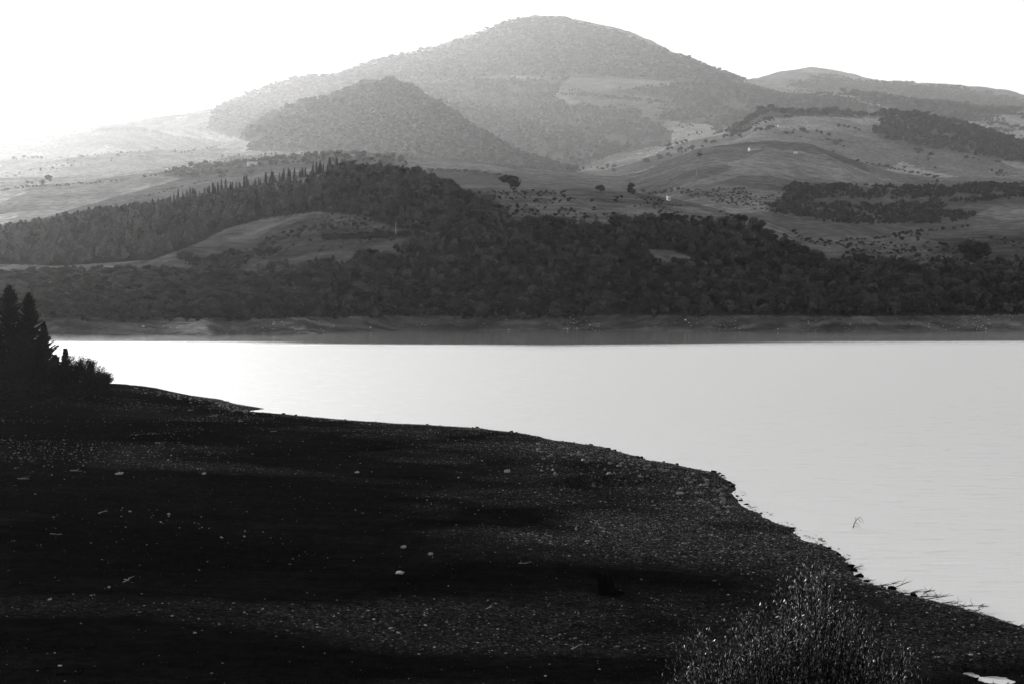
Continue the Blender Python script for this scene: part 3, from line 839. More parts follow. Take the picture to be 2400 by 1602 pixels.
wood('forest', 'hazy woods below the skyline shoulder on the sunny side of the mountain', [(560, 222), (680, 186), (780, 180), (830, 155), (1000, 195), (960, 235), (860, 230), (740, 300), (640, 345), (480, 300), (480, 270)], 3000, 6900, 19, 88, 14, 28, TFF, thin=0.12)
wood('forest', 'woods covering the upper cone of the big mountain', [(780, 184), (830, 156), (900, 136), (1020, 111), (1130, 72), (1190, 48), (1290, 48), (1400, 76), (1520, 120), (1640, 166), (1720, 188), (1650, 194), (1450, 181), (1300, 178), (1130, 172), (1000, 184)], 4600, 6900, 17, 89, 12, 28, TFF, thin=0.2)
wood('forest', 'woods in the valley folds below the mountain meadows', [(930, 205), (1000, 190), (1050, 186), (1300, 182), (1270, 217), (1300, 239), (1450, 254), (1540, 304), (1540, 328), (1400, 358), (1330, 385), (1300, 410), (1200, 395), (1100, 330), (1000, 270), (930, 225)], 2700, 5800, 15, 90, 10, 17, TF, thin=0.26)
wood('forest', 'tree belts between the high meadows right of the mountain', [(1400, 208), (1650, 188), (1780, 204), (1950, 232), (2060, 268), (2000, 272), (1850, 266), (1760, 273), (1780, 298), (1700, 303), (1640, 288), (1500, 274), (1560, 232)], 2900, 6400, 15, 91, 11, 16, TF, thin=0.3)
wood('forest', 'wooded skyline of the distant hill right of the mountain', [(1900, 174), (2000, 192), (2200, 203), (2349, 233), (2700, 280), (2700, 320), (2349, 254), (2200, 284), (2100, 268), (1950, 218), (1800, 196)], 4300, 8300, 19, 92, 17, 26, TFF, thin=0.15)
wood('forest', 'dark wooded knoll on the right in front of the hazy hills', [(2000, 302), (2040, 268), (2100, 265), (2200, 285), (2349, 333), (2600, 380), (2600, 425), (2349, 375), (2200, 352), (2040, 328)], 2350, 3250, 11, 93, 10, 15, TF)

wood('scattered_trees', 'scattered trees and thickets over the open middle slopes right of the ridge', [(1230, 200), (1500, 210), (1800, 250), (2349, 300), (2700, 340), (2700, 415), (2349, 415), (2000, 400), (1500, 420), (1330, 420), (1300, 380)], 2200, 5200, 12, 94, 4, 10, TF, thin=0.6)
wood('scattered_trees', 'faint scattered trees over the bright hazy fields', [(-300, 400), (100, 350), (480, 300), (560, 345), (350, 395), (200, 440), (-300, 500)], 1800, 4200, 15, 95, 4, 9, TF, thin=0.72)
wood('scattered_trees', 'trees and copses between the fields of the distant right hills', [(1740, 200), (2000, 215), (2349, 260), (2700, 320), (2700, 350), (2349, 330), (2100, 262), (1900, 262), (1740, 230)], 3200, 7800, 16, 96, 7, 14, TF, thin=0.48)
wood('scrub', 'hedgy strip of scrub between the two upper terraced fields', [(600, 552), (700, 524), (860, 500), (870, 512), (720, 540), (640, 560)], 900, 1400, 4.5, 97, 1.5, 4, TS, thin=0.25)
wood('scrub', 'thick scrub bordering the low end of the terraced fields', [(430, 614), (540, 580), (640, 562), (660, 574), (570, 600), (545, 640), (470, 632)], 780, 1300, 4.5, 98, 1.5, 5, TS, thin=0.25)
wood('scrub', 'low scrub filling the hollow between the orchard and the pines', [(720, 500), (860, 498), (960, 528), (900, 545), (760, 548), (700, 545), (660, 530)], 850, 1400, 5, 99, 1, 3, TS, thin=0.5)

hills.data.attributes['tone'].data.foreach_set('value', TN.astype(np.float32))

# hedgerows and tree lines along field edges
def hedgerow(pts, label, size, gap, seed, ymin=2600, tm=None):
    r = np.random.default_rng(seed); P = []; Hs = []
    pts = np.array(pts, float)
    for i in range(len(pts) - 1):
        L = np.hypot(*(pts[i + 1] - pts[i])); n = max(2, int(L / gap))
        for k in range(n):
            if r.random() < 0.16: continue
            q = pts[i] + (pts[i + 1] - pts[i]) * (k + r.random()) / n
            a = on_hills(q[0], q[1] + r.normal(0, .7), ymin, 30000); P.append(a); Hs.append(size * a[1] / 3333 * r.uniform(.5, 1.3))
    o = link('hedgerow', scatter_mesh('hedgerow', M['leaf'], tm or TS, np.array(P), np.array(Hs), seed, (1.0, 1.5))); tag(o, label, 'hedgerow')
hedgerow([(1275, 218), (1400, 226), (1545, 240)], 'tree line under the upper meadow of the mountain', 8, 5, 1001)
hedgerow([(1640, 302), (1700, 306), (1775, 298)], 'tree line at the bottom of the woods beside the meadow', 11, 6, 1002)
hedgerow([(1340, 372), (1440, 345), (1540, 330)], 'tree line along the foot of the valley woods', 9, 6, 1003)
hedgerow([(2100, 250), (2200, 268), (2349, 300)], 'tree line behind the dark wooded knoll', 9, 6, 1004)
hedgerow([(120, 430), (260, 418), (380, 402)], 'faint hedge across the bright field, nearest to the tree belt', 6, 8, 1005, 1700)
hedgerow([(0, 440), (60, 432), (110, 428)], 'short faint hedge at the frame edge of the bright fields', 7, 7, 1006, 1700)
hedgerow([(300, 460), (420, 430), (520, 405)], 'thin hedge above the cypress row', 5, 7, 1007, 1700)
hedgerow([(1410, 470), (1500, 448), (1560, 436)], 'scrubby line behind the white hut', 8, 5, 1008, 1300)
hedgerow([(1960, 372), (2060, 392), (2150, 410)], 'dotted bushes down the right shoulder of the bare knoll', 7, 7, 1009, 2800)
hedgerow([(1480, 210), (1560, 214), (1650, 222)], 'tree line below the brightest meadow on the mountain flank', 8, 5, 1010, 5000)
hedgerow([(1780, 300), (1840, 318), (1960, 330)], 'hedge running down from the cottage meadow', 5, 8, 1011, 3000)
hedgerow([(1000, 180), (1080, 178), (1130, 176)], 'tree line on the shoulder left of the upper meadow', 8, 4, 1012, 6000)
hedgerow([(985, 394), (1060, 398), (1180, 410)], 'hedge along the top of the dark ploughed field', 9, 6, 1013, 2400)

# ---- lone trees that can be told apart
lone = [
 (1170, 434, 12, 'big round lone tree on the crest beside the dark ploughed field'),
 (960, 408, 10, 'tall tree standing above the end of the wooded knoll'),
 (1377, 441, 6, 'small dark tree on the bare crest left of the two thin trees'),
 (1448, 447, 10, 'taller of the two loose trees on the crest left of the white hut'),
 (1474, 443, 7, 'shorter of the two loose trees on the crest left of the white hut'),
 (2232, 600, 15, 'tall dark tree clump rising over the right shore wood'),
 (2218, 604, 11, 'smaller dark tree leaning against the tall clump over the right shore wood'),
 (2250, 602, 13, 'broad dark tree on the outer side of the tall clump over the right shore wood'),
 (1644, 305, 18, 'left tree of the pair in the pale meadow below the mountain woods'),
 (1682, 312, 13, 'right tree of the pair in the pale meadow below the mountain woods'),
 (1605, 362, 9, 'round bush at the end of the hedge on the bare knoll'),
 (2105, 553, 4, 'largest small round tree in the rough pasture'),
 (2068, 552, 3, 'small tree left of the largest one in the rough pasture'),
 (2150, 422, 8, 'leaning tree at the upper edge of the right hillside wood'),
 (425, 607, 9, 'rounded tree clump on the low rise between scrub and fields'),
 (447, 611, 7, 'smaller tree at the side of the rounded clump between scrub and fields'),
 (620, 590, 3.5, 'small bush alone in the terraced field'),
]
items = []
for xp, yp, hh, lb in lone:
    a = on_hills(xp, yp)
    hh *= max(1.0, a[1] / 2400)
    items.append((a[0], a[1], a[2], hh, hh * 1.1, lb))
make_individuals('lone_tree', '', 'tree', None, TB[:5], TRK, M['leaf'], items)
# hedge row trees on the bare knoll
items = []
for xp in list(np.linspace(1628, 1900, 34)) :
    yp = np.interp(xp, [1628, 1700, 1760, 1860, 1900], [352, 343, 341, 349, 362]) + 3
    Yc = 4090; a, b = rays(xp * K, yp * K); X1 = float(a * Yc); Z1 = float(far_height(np.array([X1]), np.array([float(Yc)]))[0])
    hh = random.uniform(4, 9); items.append((X1, Yc, Z1, hh, hh * 1.9))
make_individuals('hedge_bush', 'dark bush in the hedge line along the top of the bare knoll', 'bush', 'bushes of the hedge on the bare knoll', TS, TRKS, M['leaf'], items)
# orchard row
items = []
for xp in np.linspace(742, 955, 44):
    for row, yo in enumerate((552, 546)):
        a = on_hills(xp + random.uniform(-2, 2), yo - (xp - 742) * 0.035 + random.uniform(-.6, .6), 700, 1500)
        hh = random.uniform(2.5, 3.6); items.append((a[0], a[1], a[2], hh, hh * 1.5))
make_individuals('orchard_tree', 'small round orchard tree in the rows beside the wooded knoll', 'tree', 'orchard trees in rows', TS, TRKS, M['leaf'], items)
# skyline trees on the left ridge
items = []
for xp in (12, 35, 42, 78, 140, 172, 208, 232, 262):
    col = np.interp(xp, cx, Y7); a, b = rays(xp * K, 300 * K)
    X1 = float(a * col); Z1 = float(far_height(np.array([X1]), np.array([float(col)]))[0]); hh = random.uniform(14, 24)
    items.append((X1, float(col), Z1, hh, hh * random.uniform(1, 2)))
make_individuals('ridge_tree', 'faint hazy tree on the pale skyline of the low ridge', 'tree', 'faint trees on the low skyline ridge', TF[:3], TRK, M['leaf'], items)

# ------------------------------------------------------------------ small buildings, poles
def gable(loc, w, d, hgt, rh, rotz, name, label, wall, roof, cat='building', chimney=False):
    root = link(name, None, loc=loc, rot=(0, 0, rotz)); tag(root, label, cat); root.scale = (max(1.0, loc[1] / 2400),) * 3
    g = Geo(); box(g, (-w / 2, -d / 2, -1.5), (w / 2, d / 2, hgt))
    g.add([(-w / 2, -d / 2, hgt), (-w / 2, d / 2, hgt), (-w / 2, 0, hgt + rh), (w / 2, -d / 2, hgt), (w / 2, d / 2, hgt), (w / 2, 0, hgt + rh)], [(0, 1, 2), (3, 5, 4)])
    link('wall', g.mesh('wall', wall), root)
    g = Geo(); o_ = 0.35; t = 0.22
    for s in (-1, 1):
        V = [(-w / 2 - o_, s * (d / 2 + o_), hgt - o_ * rh / (d / 2)), (w / 2 + o_, s * (d / 2 + o_), hgt - o_ * rh / (d / 2)), (w / 2 + o_, 0, hgt + rh), (-w / 2 - o_, 0, hgt + rh)]
        V = V + [(x, y, z + t) for x, y, z in V]
        Q = [(0, 1, 2, 3), (4, 5, 6, 7), (0, 1, 5, 4), (1, 2, 6, 5), (2, 3, 7, 6), (3, 0, 4, 7)]; T = []
        for q in Q: T += [(q[0], q[1], q[2]), (q[0], q[2], q[3])]
        g.add(np.array(V) + [0, 0, 0.01], T)
    rf = link('roof', g.mesh('roof', roof), root)
    if chimney:
        g = Geo(); box(g, (w / 4, -.4, hgt + rh * .4), (w / 4 + .8, .4, hgt + rh + 1.2)); link('chimney', g.mesh('chimney', wall), rf)
    g = Geo(); box(g, (-.5, -d / 2 - .05, 0), (.5, -d / 2 + .02, 2.1)); link('door', g.mesh('door', M['wood']), root)
    for k, wx_ in enumerate((-w / 4 - .6, w / 4)):
        if w < 4: break
        g = Geo(); box(g, (wx_, -d / 2 - .04, 1.1), (wx_ + .8, -d / 2 + .02, 2.1)); link('window', g.mesh('window', M['glass']), root)
    return root

p = on_hills(1735, 345); gable((p[0], p[1] + 25, p[2]), 20, 10, 4.0, 3.2, 0.2, 'farmhouse', 'pale farmhouse behind the hedge on top of the bare knoll', M['plaster'], M['tiles'], 'house', True)
p = on_hills(1826, 353); gable((p[0], p[1] + 4, p[2]), 6, 5, 3.4, 1.2, -0.1, 'small_house', 'small bright white house at the dark end of the knoll hedge', M['white'], M['tiles'], 'house')
p = on_hills(1533, 460); gable((p[0], p[1] - 1, p[2]), 2.2, 2.2, 3.2, 0.8, 0.3, 'white_hut', 'narrow white hut alone on the grassy crest', M['white'], M['tiles'], 'hut')
p = on_hills(580, 380, 1600); gable((p[0], p[1], p[2]), 18, 9, 3.5, 2.4, 0.5, 'barn', 'long low barn with bright roof in the hazy tree belt', M['plaster'], M['plaster'], 'barn')
p = on_hills(1945, 407, 1500); gable((p[0], p[1], p[2]), 5, 4, 2.6, 1.2, -0.4, 'field_shed', 'small shed in the bare slope above the right hillside wood', M['plaster'], M['tiles'], 'shed')
p = on_hills(1792, 293); gable((p[0], p[1], p[2]), 12, 7, 3.5, 2, 0.1, 'cottage', 'small grey cottage at the corner of the meadow wood', M['plaster'], M['tiles'], 'house')

def pole(xp, yp, hgt, label):
    p = on_hills(xp, yp)
    root = link('utility_pole', None, loc=p); tag(root, label, 'utility pole')
    g = Geo(); tube(g, [(0, 0, -.5), (0, 0, hgt / 2), (0, 0, hgt)], [.22, .18, .14], 8); link('post', g.mesh('post', M['plaster']), root)
    g = Geo(); box(g, (-1.1, -.08, hgt - .8), (1.1, .08, hgt - .6)); ca = link('crossarm', g.mesh('crossarm', M['wood']), root)
    for s in (-.9, 0.02, .9):
        g = Geo(); tube(g, [(s, 0, hgt - .6), (s, 0, hgt - .35)], [.07, .05], 6); link('insulator', g.mesh('insulator', M['glass']), ca)
pole(1598, 404, 12, 'thin utility pole in the open field left of the bare knoll')
pole(2140, 452, 10, 'thin utility pole above the middle of the right hillside wood')
pole(2284, 455, 10, 'thin utility pole at the outer end of the right hillside wood')
pole(908, 545, 9, 'thin utility pole behind the orchard rows')
pole(942, 412, 9, 'thin utility pole poking out of the top of the wooded knoll')

# rubble on the far shore bank
def rock_t(seed, base=ICO0):
    r = np.random.default_rng(seed); V, T = base
    Vn = V * (1 + 0.5 * (r.random(len(V)) - .5))[:, None] * np.array([1, r.uniform(.6, .9), r.uniform(.35, .65)])
    g = Geo(); g.add(Vn * 0.5, T, 0.5); return g
RK0 = [rock_t(600 + i) for i in range(8)]
RK1 = [rock_t(620 + i, ICO1) for i in range(8)]
r = np.random.default_rng(44)
cl = [(1325, 745, 30, 9, 170), (1650, 748, 25, 5, 60), (1880, 745, 40, 5, 70), (2270, 742, 60, 7, 120), (620, 750, 40, 9, 90), (430, 752, 60, 9, 60), (1120, 752, 60, 3, 25), (2150, 750, 60, 5, 50), (1560, 755, 60, 3, 40), (730, 760, 20, 4, 20), (1200, 752, 900, 7, 90)]
P = []
for cxp, cyp, sx, sy, n in cl:
    for _ in range(n):
        xp = r.normal(cxp, sx); yp = min(r.normal(cyp, sy), 760)
        Yc = np.interp(xp, cx, Y0) + r.uniform(2, 34); a, b = rays(xp * K, yp * K); P.append((a * Yc, Yc))
P = np.array(P, float); Pz = far_height(P[:, 0], P[:, 1])
P = np.column_stack([P, Pz]); P = P[Pz > 0.1]
sz = np.clip(r.lognormal(-0.75, .5, len(P)), .2, 1.6)
o = link('rubble', scatter_mesh('rubble', M['palestone'], RK0, P, sz, 45)); tag(o, 'pale broken rubble strewn along the bare far shore bank', 'rubble', kind='stuff')

# ------------------------------------------------------------------ gravel and stones on the peninsula
r = np.random.default_rng(50)
n = 420000
Y = np.sqrt(r.uniform(50 ** 2, 245 ** 2, n)); X = r.uniform(-0.42, 0.42, n) * Y
D = shore_dist(X, Y)
g_ = gravel_amount(X, Y, D)
m = (D > -1.0) & (r.random(n) < np.clip(g_ ** 2.0 * 0.62 + 0.012, 0, 1)) & (D > -0.2 - r.random(n) * .8)
X, Y, D = X[m], Y[m], D[m]
Z = near_height(X, Y)
sz = np.clip(r.lognormal(-2.65, 0.42, len(X)), 0.035, 0.3)
o = link('gravel', scatter_mesh('gravel', M['stone'], RK0, np.column_stack([X, Y, Z + sz * .08]), sz, 51, (.8, 1.5)))
tag(o, 'dark gravel scattered over the exposed lake bed and shore', 'gravel', kind='stuff')
print('gravel', len(X))

# pale wet pebbles in the swash of the nearer shore
r2 = np.random.default_rng(57)
n = 30000; Y = r2.uniform(66, 130, n); X = r2.uniform(15, 34, n); D = shore_dist(X, Y)
m = (D < 0.25) & (D > -0.9) & (r2.random(n) < 0.75 * np.clip(0.5 + 1.5 * fbm(X / 3, Y / 3, 3, 58), 0, 1)); X, Y = X[m], Y[m]; Z = np.maximum(near_height(X, Y), -0.02)
sz = np.clip(r2.lognormal(-2.3, .45, len(X)), .04, .3)
o = link('pebbles', scatter_mesh('pebbles', M['palestone'], RK0, np.column_stack([X, Y, Z]), sz, 59, (1., 2.)))
tag(o, 'pale wet pebbles along the edge of the nearer water', 'pebbles', kind='stuff')

# the larger stones, one object each
def on_ground(xp, yp):
    a, b = rays(xp * K, yp * K)
    Ys = np.linspace(30, 330, 3000); zt = near_height(a * Ys, Ys); zr = CAMH + b * Ys
    hit = np.where(zt >= zr)[0]; i = hit[0] if len(hit) else int(np.argmin(zr - zt))
    return float(a * Ys[i]), float(Ys[i]), float(zt[i])

def stones(name, label, group, meshes, spots):
    first = set()
    protos = [bpy.data.objects.new(name, me) for me in meshes]
    for x, y, z, s in spots:
        k = random.randrange(len(protos)); o = protos[k]
        if k in first: o = protos[k].copy()
        first.add(k); scene.collection.objects.link(o)
        o.location = (x, y, z + s * 0.1); o.rotation_euler = (random.uniform(-.3, .3), random.uniform(-.3, .3), random.uniform(0, 6.28)); o.scale = (s, s * random.uniform(.7, 1.1), s * random.uniform(.7, 1.2))
        tag(o, label, 'stone', group)
stone_me = [g.mesh('stone', M['stone']) for g in RK1]
pale_me = [g.mesh('pale_stone', M['palestone']) for g in RK1]
spots = []
tt = r.uniform(0, 1, 150)
base = [(1250, 1005), (1350, 1020), (1420, 1038), (1520, 1062), (1640, 1084), (1690, 1130)]
for t in tt:
    k = t * (len(base) - 1); i = int(k); f_ = k - i
    bx = base[i][0] * (1 - f_) + base[min(i + 1, 5)][0] * f_; by = base[i][1] * (1 - f_) + base[min(i + 1, 5)][1] * f_
    xp = bx + r.normal(0, 25) - 15; yp = by + abs(r.normal(0, 32)) + 3
    x, y, z = on_ground(xp, yp)
    if z > 0.02: spots.append((x, y, z, r.uniform(.22, .6)))
stones('stone', 'grey angular stone on the gravel point at the water', 'stones on the gravel point', stone_me, spots)
spots = []
for i in range(70):
    q = r.random(); bx = 300 + 285 * q; by = np.interp(bx, [300, 400, 480, 585], [885, 903, 918, 943]) + abs(r.normal(0, 5)) + 1
    x, y, z = on_ground(bx, by); spots.append((x, y, z, r.uniform(.25, .55)))
stones('spit_stone', 'dark stone on the narrow spit below the bushes', 'stones along the narrow spit', stone_me, spots)
spots = []
for i in range(60):
    t = i / 60 + r.uniform(-.01, .01); k = t * (len(shore_px) - 1); j = int(max(0, k)); j2 = min(j + 1, len(shore_px) - 1); f_ = k - j
    xp = shore_px[j][0] * (1 - f_) + shore_px[j2][0] * f_; yp = shore_px[j][1] * (1 - f_) + shore_px[j2][1] * f_
    if xp > 2100: continue
    a, b = at_z(xp, yp + r.uniform(-1.5, 1.5), 0.0); zz = float(near_height(np.array([a]), np.array([b]))[0])
    spots.append((float(a), float(b), max(zz, -.12), r.uniform(.3, .65)))
stones('shore_stone', 'dark stone lying right at the edge of the near water', 'dark stones along the near waterline', [g.mesh('shore_stone', M['dark_bark']) for g in RK1], spots)
spots = []
CLU = [(110, 1085, 60, 12), (400, 1195, 45, 9), (540, 1225, 40, 12), (320, 1180, 40, 10), (700, 1270, 70, 16), (1000, 1270, 60, 12), (480, 955, 40, 8), (1150, 1010, 90, 14), (620, 1420, 120, 20), (170, 1370, 90, 14), (900, 1300, 300, 90)]
for i in range(95):
    c_ = CLU[r.integers(0, len(CLU))]; xp = r.normal(c_[0], c_[2]); yp = r.normal(c_[1], c_[3])
    if xp < 5 or xp > 1600 or yp < 985: continue
    x, y, z = on_ground(xp, yp); spots.append((x, y, z, min(.26, r.lognormal(-2.35, .45))))
stones('pale_stone', 'small pale stone lying on the dark turf', 'small pale stones dotted over the dark turf', pale_me, spots)
for xp, yp, s, lb in [(918, 1316, .62, 'brightest white stone in the middle of the dark flat'), (926, 1256, .5, 'white stone above the brightest one on the dark flat'), (988, 1272, .45, 'flat pale stone right of the white stone on the dark flat'),
                      (1164, 1082, .8, 'big grey rock alone on the turf behind the flat'), (819, 1084, .6, 'low pale rock on the upper left turf'), (274, 1087, .75, 'tilted white slab near the tree shadows'), (468, 1087, .5, 'flat white stone right of the tilted slab'),
                      (1560, 1132, .7, 'palest boulder on the gravel point')]:
    x, y, z = on_ground(xp, yp); o = link('pale_boulder', RK1[int(s * 100) % 8].mesh('pale_boulder', M['palestone']), loc=(x, y, z + .08), rot=(.15, -.1, s * 9), scale=(s, s * .8, s * .8)); tag(o, lb, 'stone')

# ------------------------------------------------------------------ turf
r = np.random.default_rng(60)
n = 150000
Y = np.sqrt(r.uniform(50 ** 2, 150 ** 2, n)); X = r.uniform(-0.42, 0.42, n) * Y
D = shore_dist(X, Y); g_ = gravel_amount(X, Y, D)
m = (D > 3) & (r.random(n) < (1 - g_) * np.clip(0.55 + fbm(X / 8, Y / 5, 3, 71), 0.05, 1)); X, Y = X[m], Y[m]; Z = near_height(X, Y)
n = len(X); a = r.uniform(0, 6.28, n); hh = r.uniform(.05, .16, n); w = r.uniform(.01, .025, n)
lean = r.normal(0, .05, (n, 2))
V = np.stack([np.stack([X - np.cos(a) * w, Y - np.sin(a) * w, Z - .02], 1), np.stack([X + np.cos(a) * w, Y + np.sin(a) * w, Z - .02], 1), np.stack([X + lean[:, 0], Y + lean[:, 1], Z + hh], 1)], 1).reshape(-1, 3)
M['turf'] = foliage_mat('dry turf blades', 0.014, 1.2, transl=.2, fine=1.0, rnd=False)
o = link('grass', mesh_np('grass', V, np.arange(3 * n).reshape(n, 3), M['turf'], False, {'tone': np.repeat(r.random(n), 3)}))
tag(o, 'short dark grass growing over the exposed lake bed', 'grass', kind='stuff')

# ------------------------------------------------------------------ driftwood, stump
def branch_geo(r, length, rad, twigs=4, flatz=0.25):
    g = Geo()
    def path(p0, d, L, k=6):
        P = [np.array(p0, float)]; d = np.array(d, float)
        for _ in range(k):
            d = d + r.normal(0, .22, 3) * [1, 1, flatz]; d /= np.linalg.norm(d); P.append(P[-1] + d * L / k)
        return np.array(P)
    m_ = path((0, 0, 0), (1, .1, .05), length)
    tube(g, m_, np.linspace(rad, rad * .3, len(m_)), 6)
    for _ in range(twigs):
        i = r.integers(1, 5); d = np.array([r.uniform(.3, 1), r.uniform(-1, 1), r.uniform(0, .8) * flatz * 3])
        t_ = path(m_[i], d, length * r.uniform(.25, .5), 4); tube(g, t_, np.linspace(rad * .5, rad * .12, len(t_)), 5)
    return g
r = np.random.default_rng(70)
dw = [(1190, 1293, 1.4, 'short pale stick standing out of the dark flat'), (1310, 1490, 1.2, 'pale straight stick lying on the lower flat'), (1115, 1398, 1.3, 'pale thin stick below the middle of the flat'),
      (282, 1336, 1.6, 'forked pale stick at the lit gravel strip'), (355, 1015, 2.2, 'white forked twigs near the shadow of the conifers'), (480, 955, 2.6, 'long bleached branch on the upper slope'), (545, 965, 1.8, 'bleached branch near the inlet'), (160, 1080, 1.8, 'bleached twigs left of the tilted slab'), (40, 1098, 2.6, 'bleached branch at the far left of the turf'), (225, 1178, 1.6, 'thin bleached stick above the stony strip'),
      (430, 942, 2.0, 'bleached stick highest on the slope'), (115, 1225, 1.4, 'pale stick at the left of the stony strip'), (620, 990, 1.3, 'bright curled twig below the inlet')]
for xp, yp, L, lb in dw:
    x, y, z = on_ground(xp, yp)
    o = link('driftwood', branch_geo(r, L * .6, .022, 4).mesh('driftwood', M['drift']), loc=(x, y, z + .06), rot=(0, r.uniform(-.1, .1), r.uniform(-.6, .6))); tag(o, lb, 'driftwood')
dk = [(2010, 1345, 3.2), (2040, 1352, 2.6), (2075, 1362, 3.4), (2110, 1370, 2.5), (2125, 1377, 3.0), (2160, 1386, 2.4), (2195, 1392, 2.8), (2235, 1402, 2.4), (2120, 1358, 1.5), (2330, 1438, 1.6), (1980, 1330, 1.4), (1930, 1285, 1.0), (1960, 1300, 1.2), (1720, 1163, 1.0), (1880, 1250, .9)]
for xp, yp, L in dk:
    a, b = at_z(xp, yp, 0.08); zz = float(near_height(np.array([a]), np.array([b]))[0])
    o = link('dark_driftwood', branch_geo(r, L * .6, .035, 6, .2).mesh('dark_driftwood', M['darkdrift']), loc=(float(a), float(b), max(zz, 0) + .05), rot=(0, -.05, r.uniform(-.5, .3)))
    tag(o, 'dark wet branch washed up at the near waterline', 'driftwood', 'dark branches washed up along the near waterline')

# stump with roots
x, y, z = on_ground(1390, 1362)
root = link('tree_stump', None, loc=(x, y, z)); tag(root, 'short black tree stump standing alone on the dark flat', 'stump')
g = Geo(); zs = np.linspace(-.1, 1.05, 9); th = np.linspace(0, 2 * math.pi, 18, endpoint=False); V = []
for k, zz in enumerate(zs):
    rad = .46 + .28 * math.exp(-max(zz, 0) / .22)
    for t_ in th:
        rr = rad * (1 + .16 * math.sin(5 * t_ + 1) * math.exp(-zz / .5) + .07 * math.sin(11 * t_ + zz * 4)); V.append((rr * math.cos(t_) - .12 * zz, rr * math.sin(t_), zz + (.16 * math.sin(3 * t_) + .07 * math.sin(7 * t_) if k == 8 else 0)))
T = []
for k in range(8):
    for j in range(18):
        q = (k * 18 + j, k * 18 + (j + 1) % 18, (k + 1) * 18 + (j + 1) % 18, (k + 1) * 18 + j); T += [(q[0], q[1], q[2]), (q[0], q[2], q[3])]
V.append((-.12, 0, .85))
for j in range(18): T.append((8 * 18 + j, 8 * 18 + (j + 1) % 18, len(V) - 1))
g.add(V, T); link('trunk', g.mesh('trunk', M['dark_bark']), root)
for k, (a, L) in enumerate([(0.1, 1.3), (-0.5, .9), (1.5, .7), (2.9, .8), (4.2, .8)]):
    g = Geo(); tube(g, [(.3 * math.cos(a), .3 * math.sin(a), .18), (.6 * L * math.cos(a), .6 * L * math.sin(a), .1), (L * math.cos(a + .2), L * math.sin(a + .2), -.04)], [.14, .09, .03], 7); link('root', g.mesh('root', M['dark_bark']), root)

# dead branch sticking out of the water
a, b = at_z(1957, 1210)
root = link('dead_branch', None, loc=(float(a), float(b), 0)); tag(root, 'bare dead branch sticking up out of the bright water', 'branch')
g = Geo()
tube(g, [(-.05, 0, -.4), (0, 0, .05), (.12, 0, .42), (.33, .05, .72), (.55, .05, .86)], [.045, .04, .03, .022, .012], 6); link('stem', g.mesh('stem', M['darkdrift']), root)
for P in ([(.12, 0, .42), (.3, .05, .35), (.45, .02, .15), (.6, 0, .02)], [(.33, .05, .72), (.5, .0, .6), (.62, 0, .38)], [(.2, 0, .5), (.18, .05, .75), (.25, .05, .9)], [(.45, .05, .82), (.62, .1, .78), (.75, .05, .55), (.8, 0, .4)], [(.0, 0, .1), (.2, -.05, .18), (.4, 0, .05)]):
    g = Geo(); tube(g, P, np.linspace(.018, .007, len(P)), 5); link('twig', g.mesh('twig', M['darkdrift']), root)

# ------------------------------------------------------------------ the dark conifers and bushes on the point
def conifer(xp, top, Yd, width, label, seed, lean=0.0):
    a, b = rays(xp * K, top * K); x = float(a * Yd); zt = float(CAMH + b * Yd)
    zb = float(near_height(np.array([x]), np.array([float(Yd)]))[0]); H = zt - zb
    root = link('conifer_tree', None, loc=(x, Yd, zb)); tag(root, label, 'tree')
    g = Geo(); tube(g, [(0, 0, -.3), (0, 0, H * .5), (lean * .5, 0, H * .97)], [.26, .16, .03], 8); link('trunk', g.mesh('trunk', M['dark_bark']), root)
    r = np.random.default_rng(seed); g = Geo()
    nb = 210
    for k in range(nb):
        t = (k + r.random()) / nb; zz = H * (.04 + .95 * t); L = width * (1 - t) ** .82 * r.uniform(.6, 1.15) + .18
        if t < .2: L *= .8 + t
        az = k * 2.4 + r.uniform(-.4, .4); L *= 0.7 + 0.6 * float(vnoise(np.array([zz * .8]), np.array([az % 6.28 * 1.3]), seed)); up = r.uniform(.15, .75)
        p0 = np.array([lean * .5 * t, 0, zz]); d = np.array([math.cos(az), math.sin(az), up]); d /= np.linalg.norm(d)
        m_ = max(16, int(44 * L)); s = r.random(m_) ** .75
        C = p0 + d * (s * L)[:, None] + r.normal(0, .11, (m_, 3)) * (1.15 - s)[:, None] + [0, 0, 0]
        C[:, 2] += .22 * L * s ** 2
        N = rnd_dirs(r, m_)
        V2, T2, A2 = leaf_tris(r, C, N, .16); g.add(V2, T2, A2)
    link('crown', g.mesh('crown', M['dark_conifer']), root)
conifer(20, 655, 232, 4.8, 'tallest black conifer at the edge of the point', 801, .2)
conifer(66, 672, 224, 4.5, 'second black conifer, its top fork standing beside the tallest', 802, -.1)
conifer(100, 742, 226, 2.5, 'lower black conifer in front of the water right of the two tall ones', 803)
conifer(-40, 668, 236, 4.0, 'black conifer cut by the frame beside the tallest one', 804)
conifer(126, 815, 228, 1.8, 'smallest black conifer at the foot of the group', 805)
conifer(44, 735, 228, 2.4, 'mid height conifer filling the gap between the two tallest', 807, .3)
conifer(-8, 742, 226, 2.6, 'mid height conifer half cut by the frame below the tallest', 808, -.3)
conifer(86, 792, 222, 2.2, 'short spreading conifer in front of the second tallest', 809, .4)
conifer(150, 800, 232, 1.3, 'thin black conifer with a bare twig at its top beside the bushes', 806)

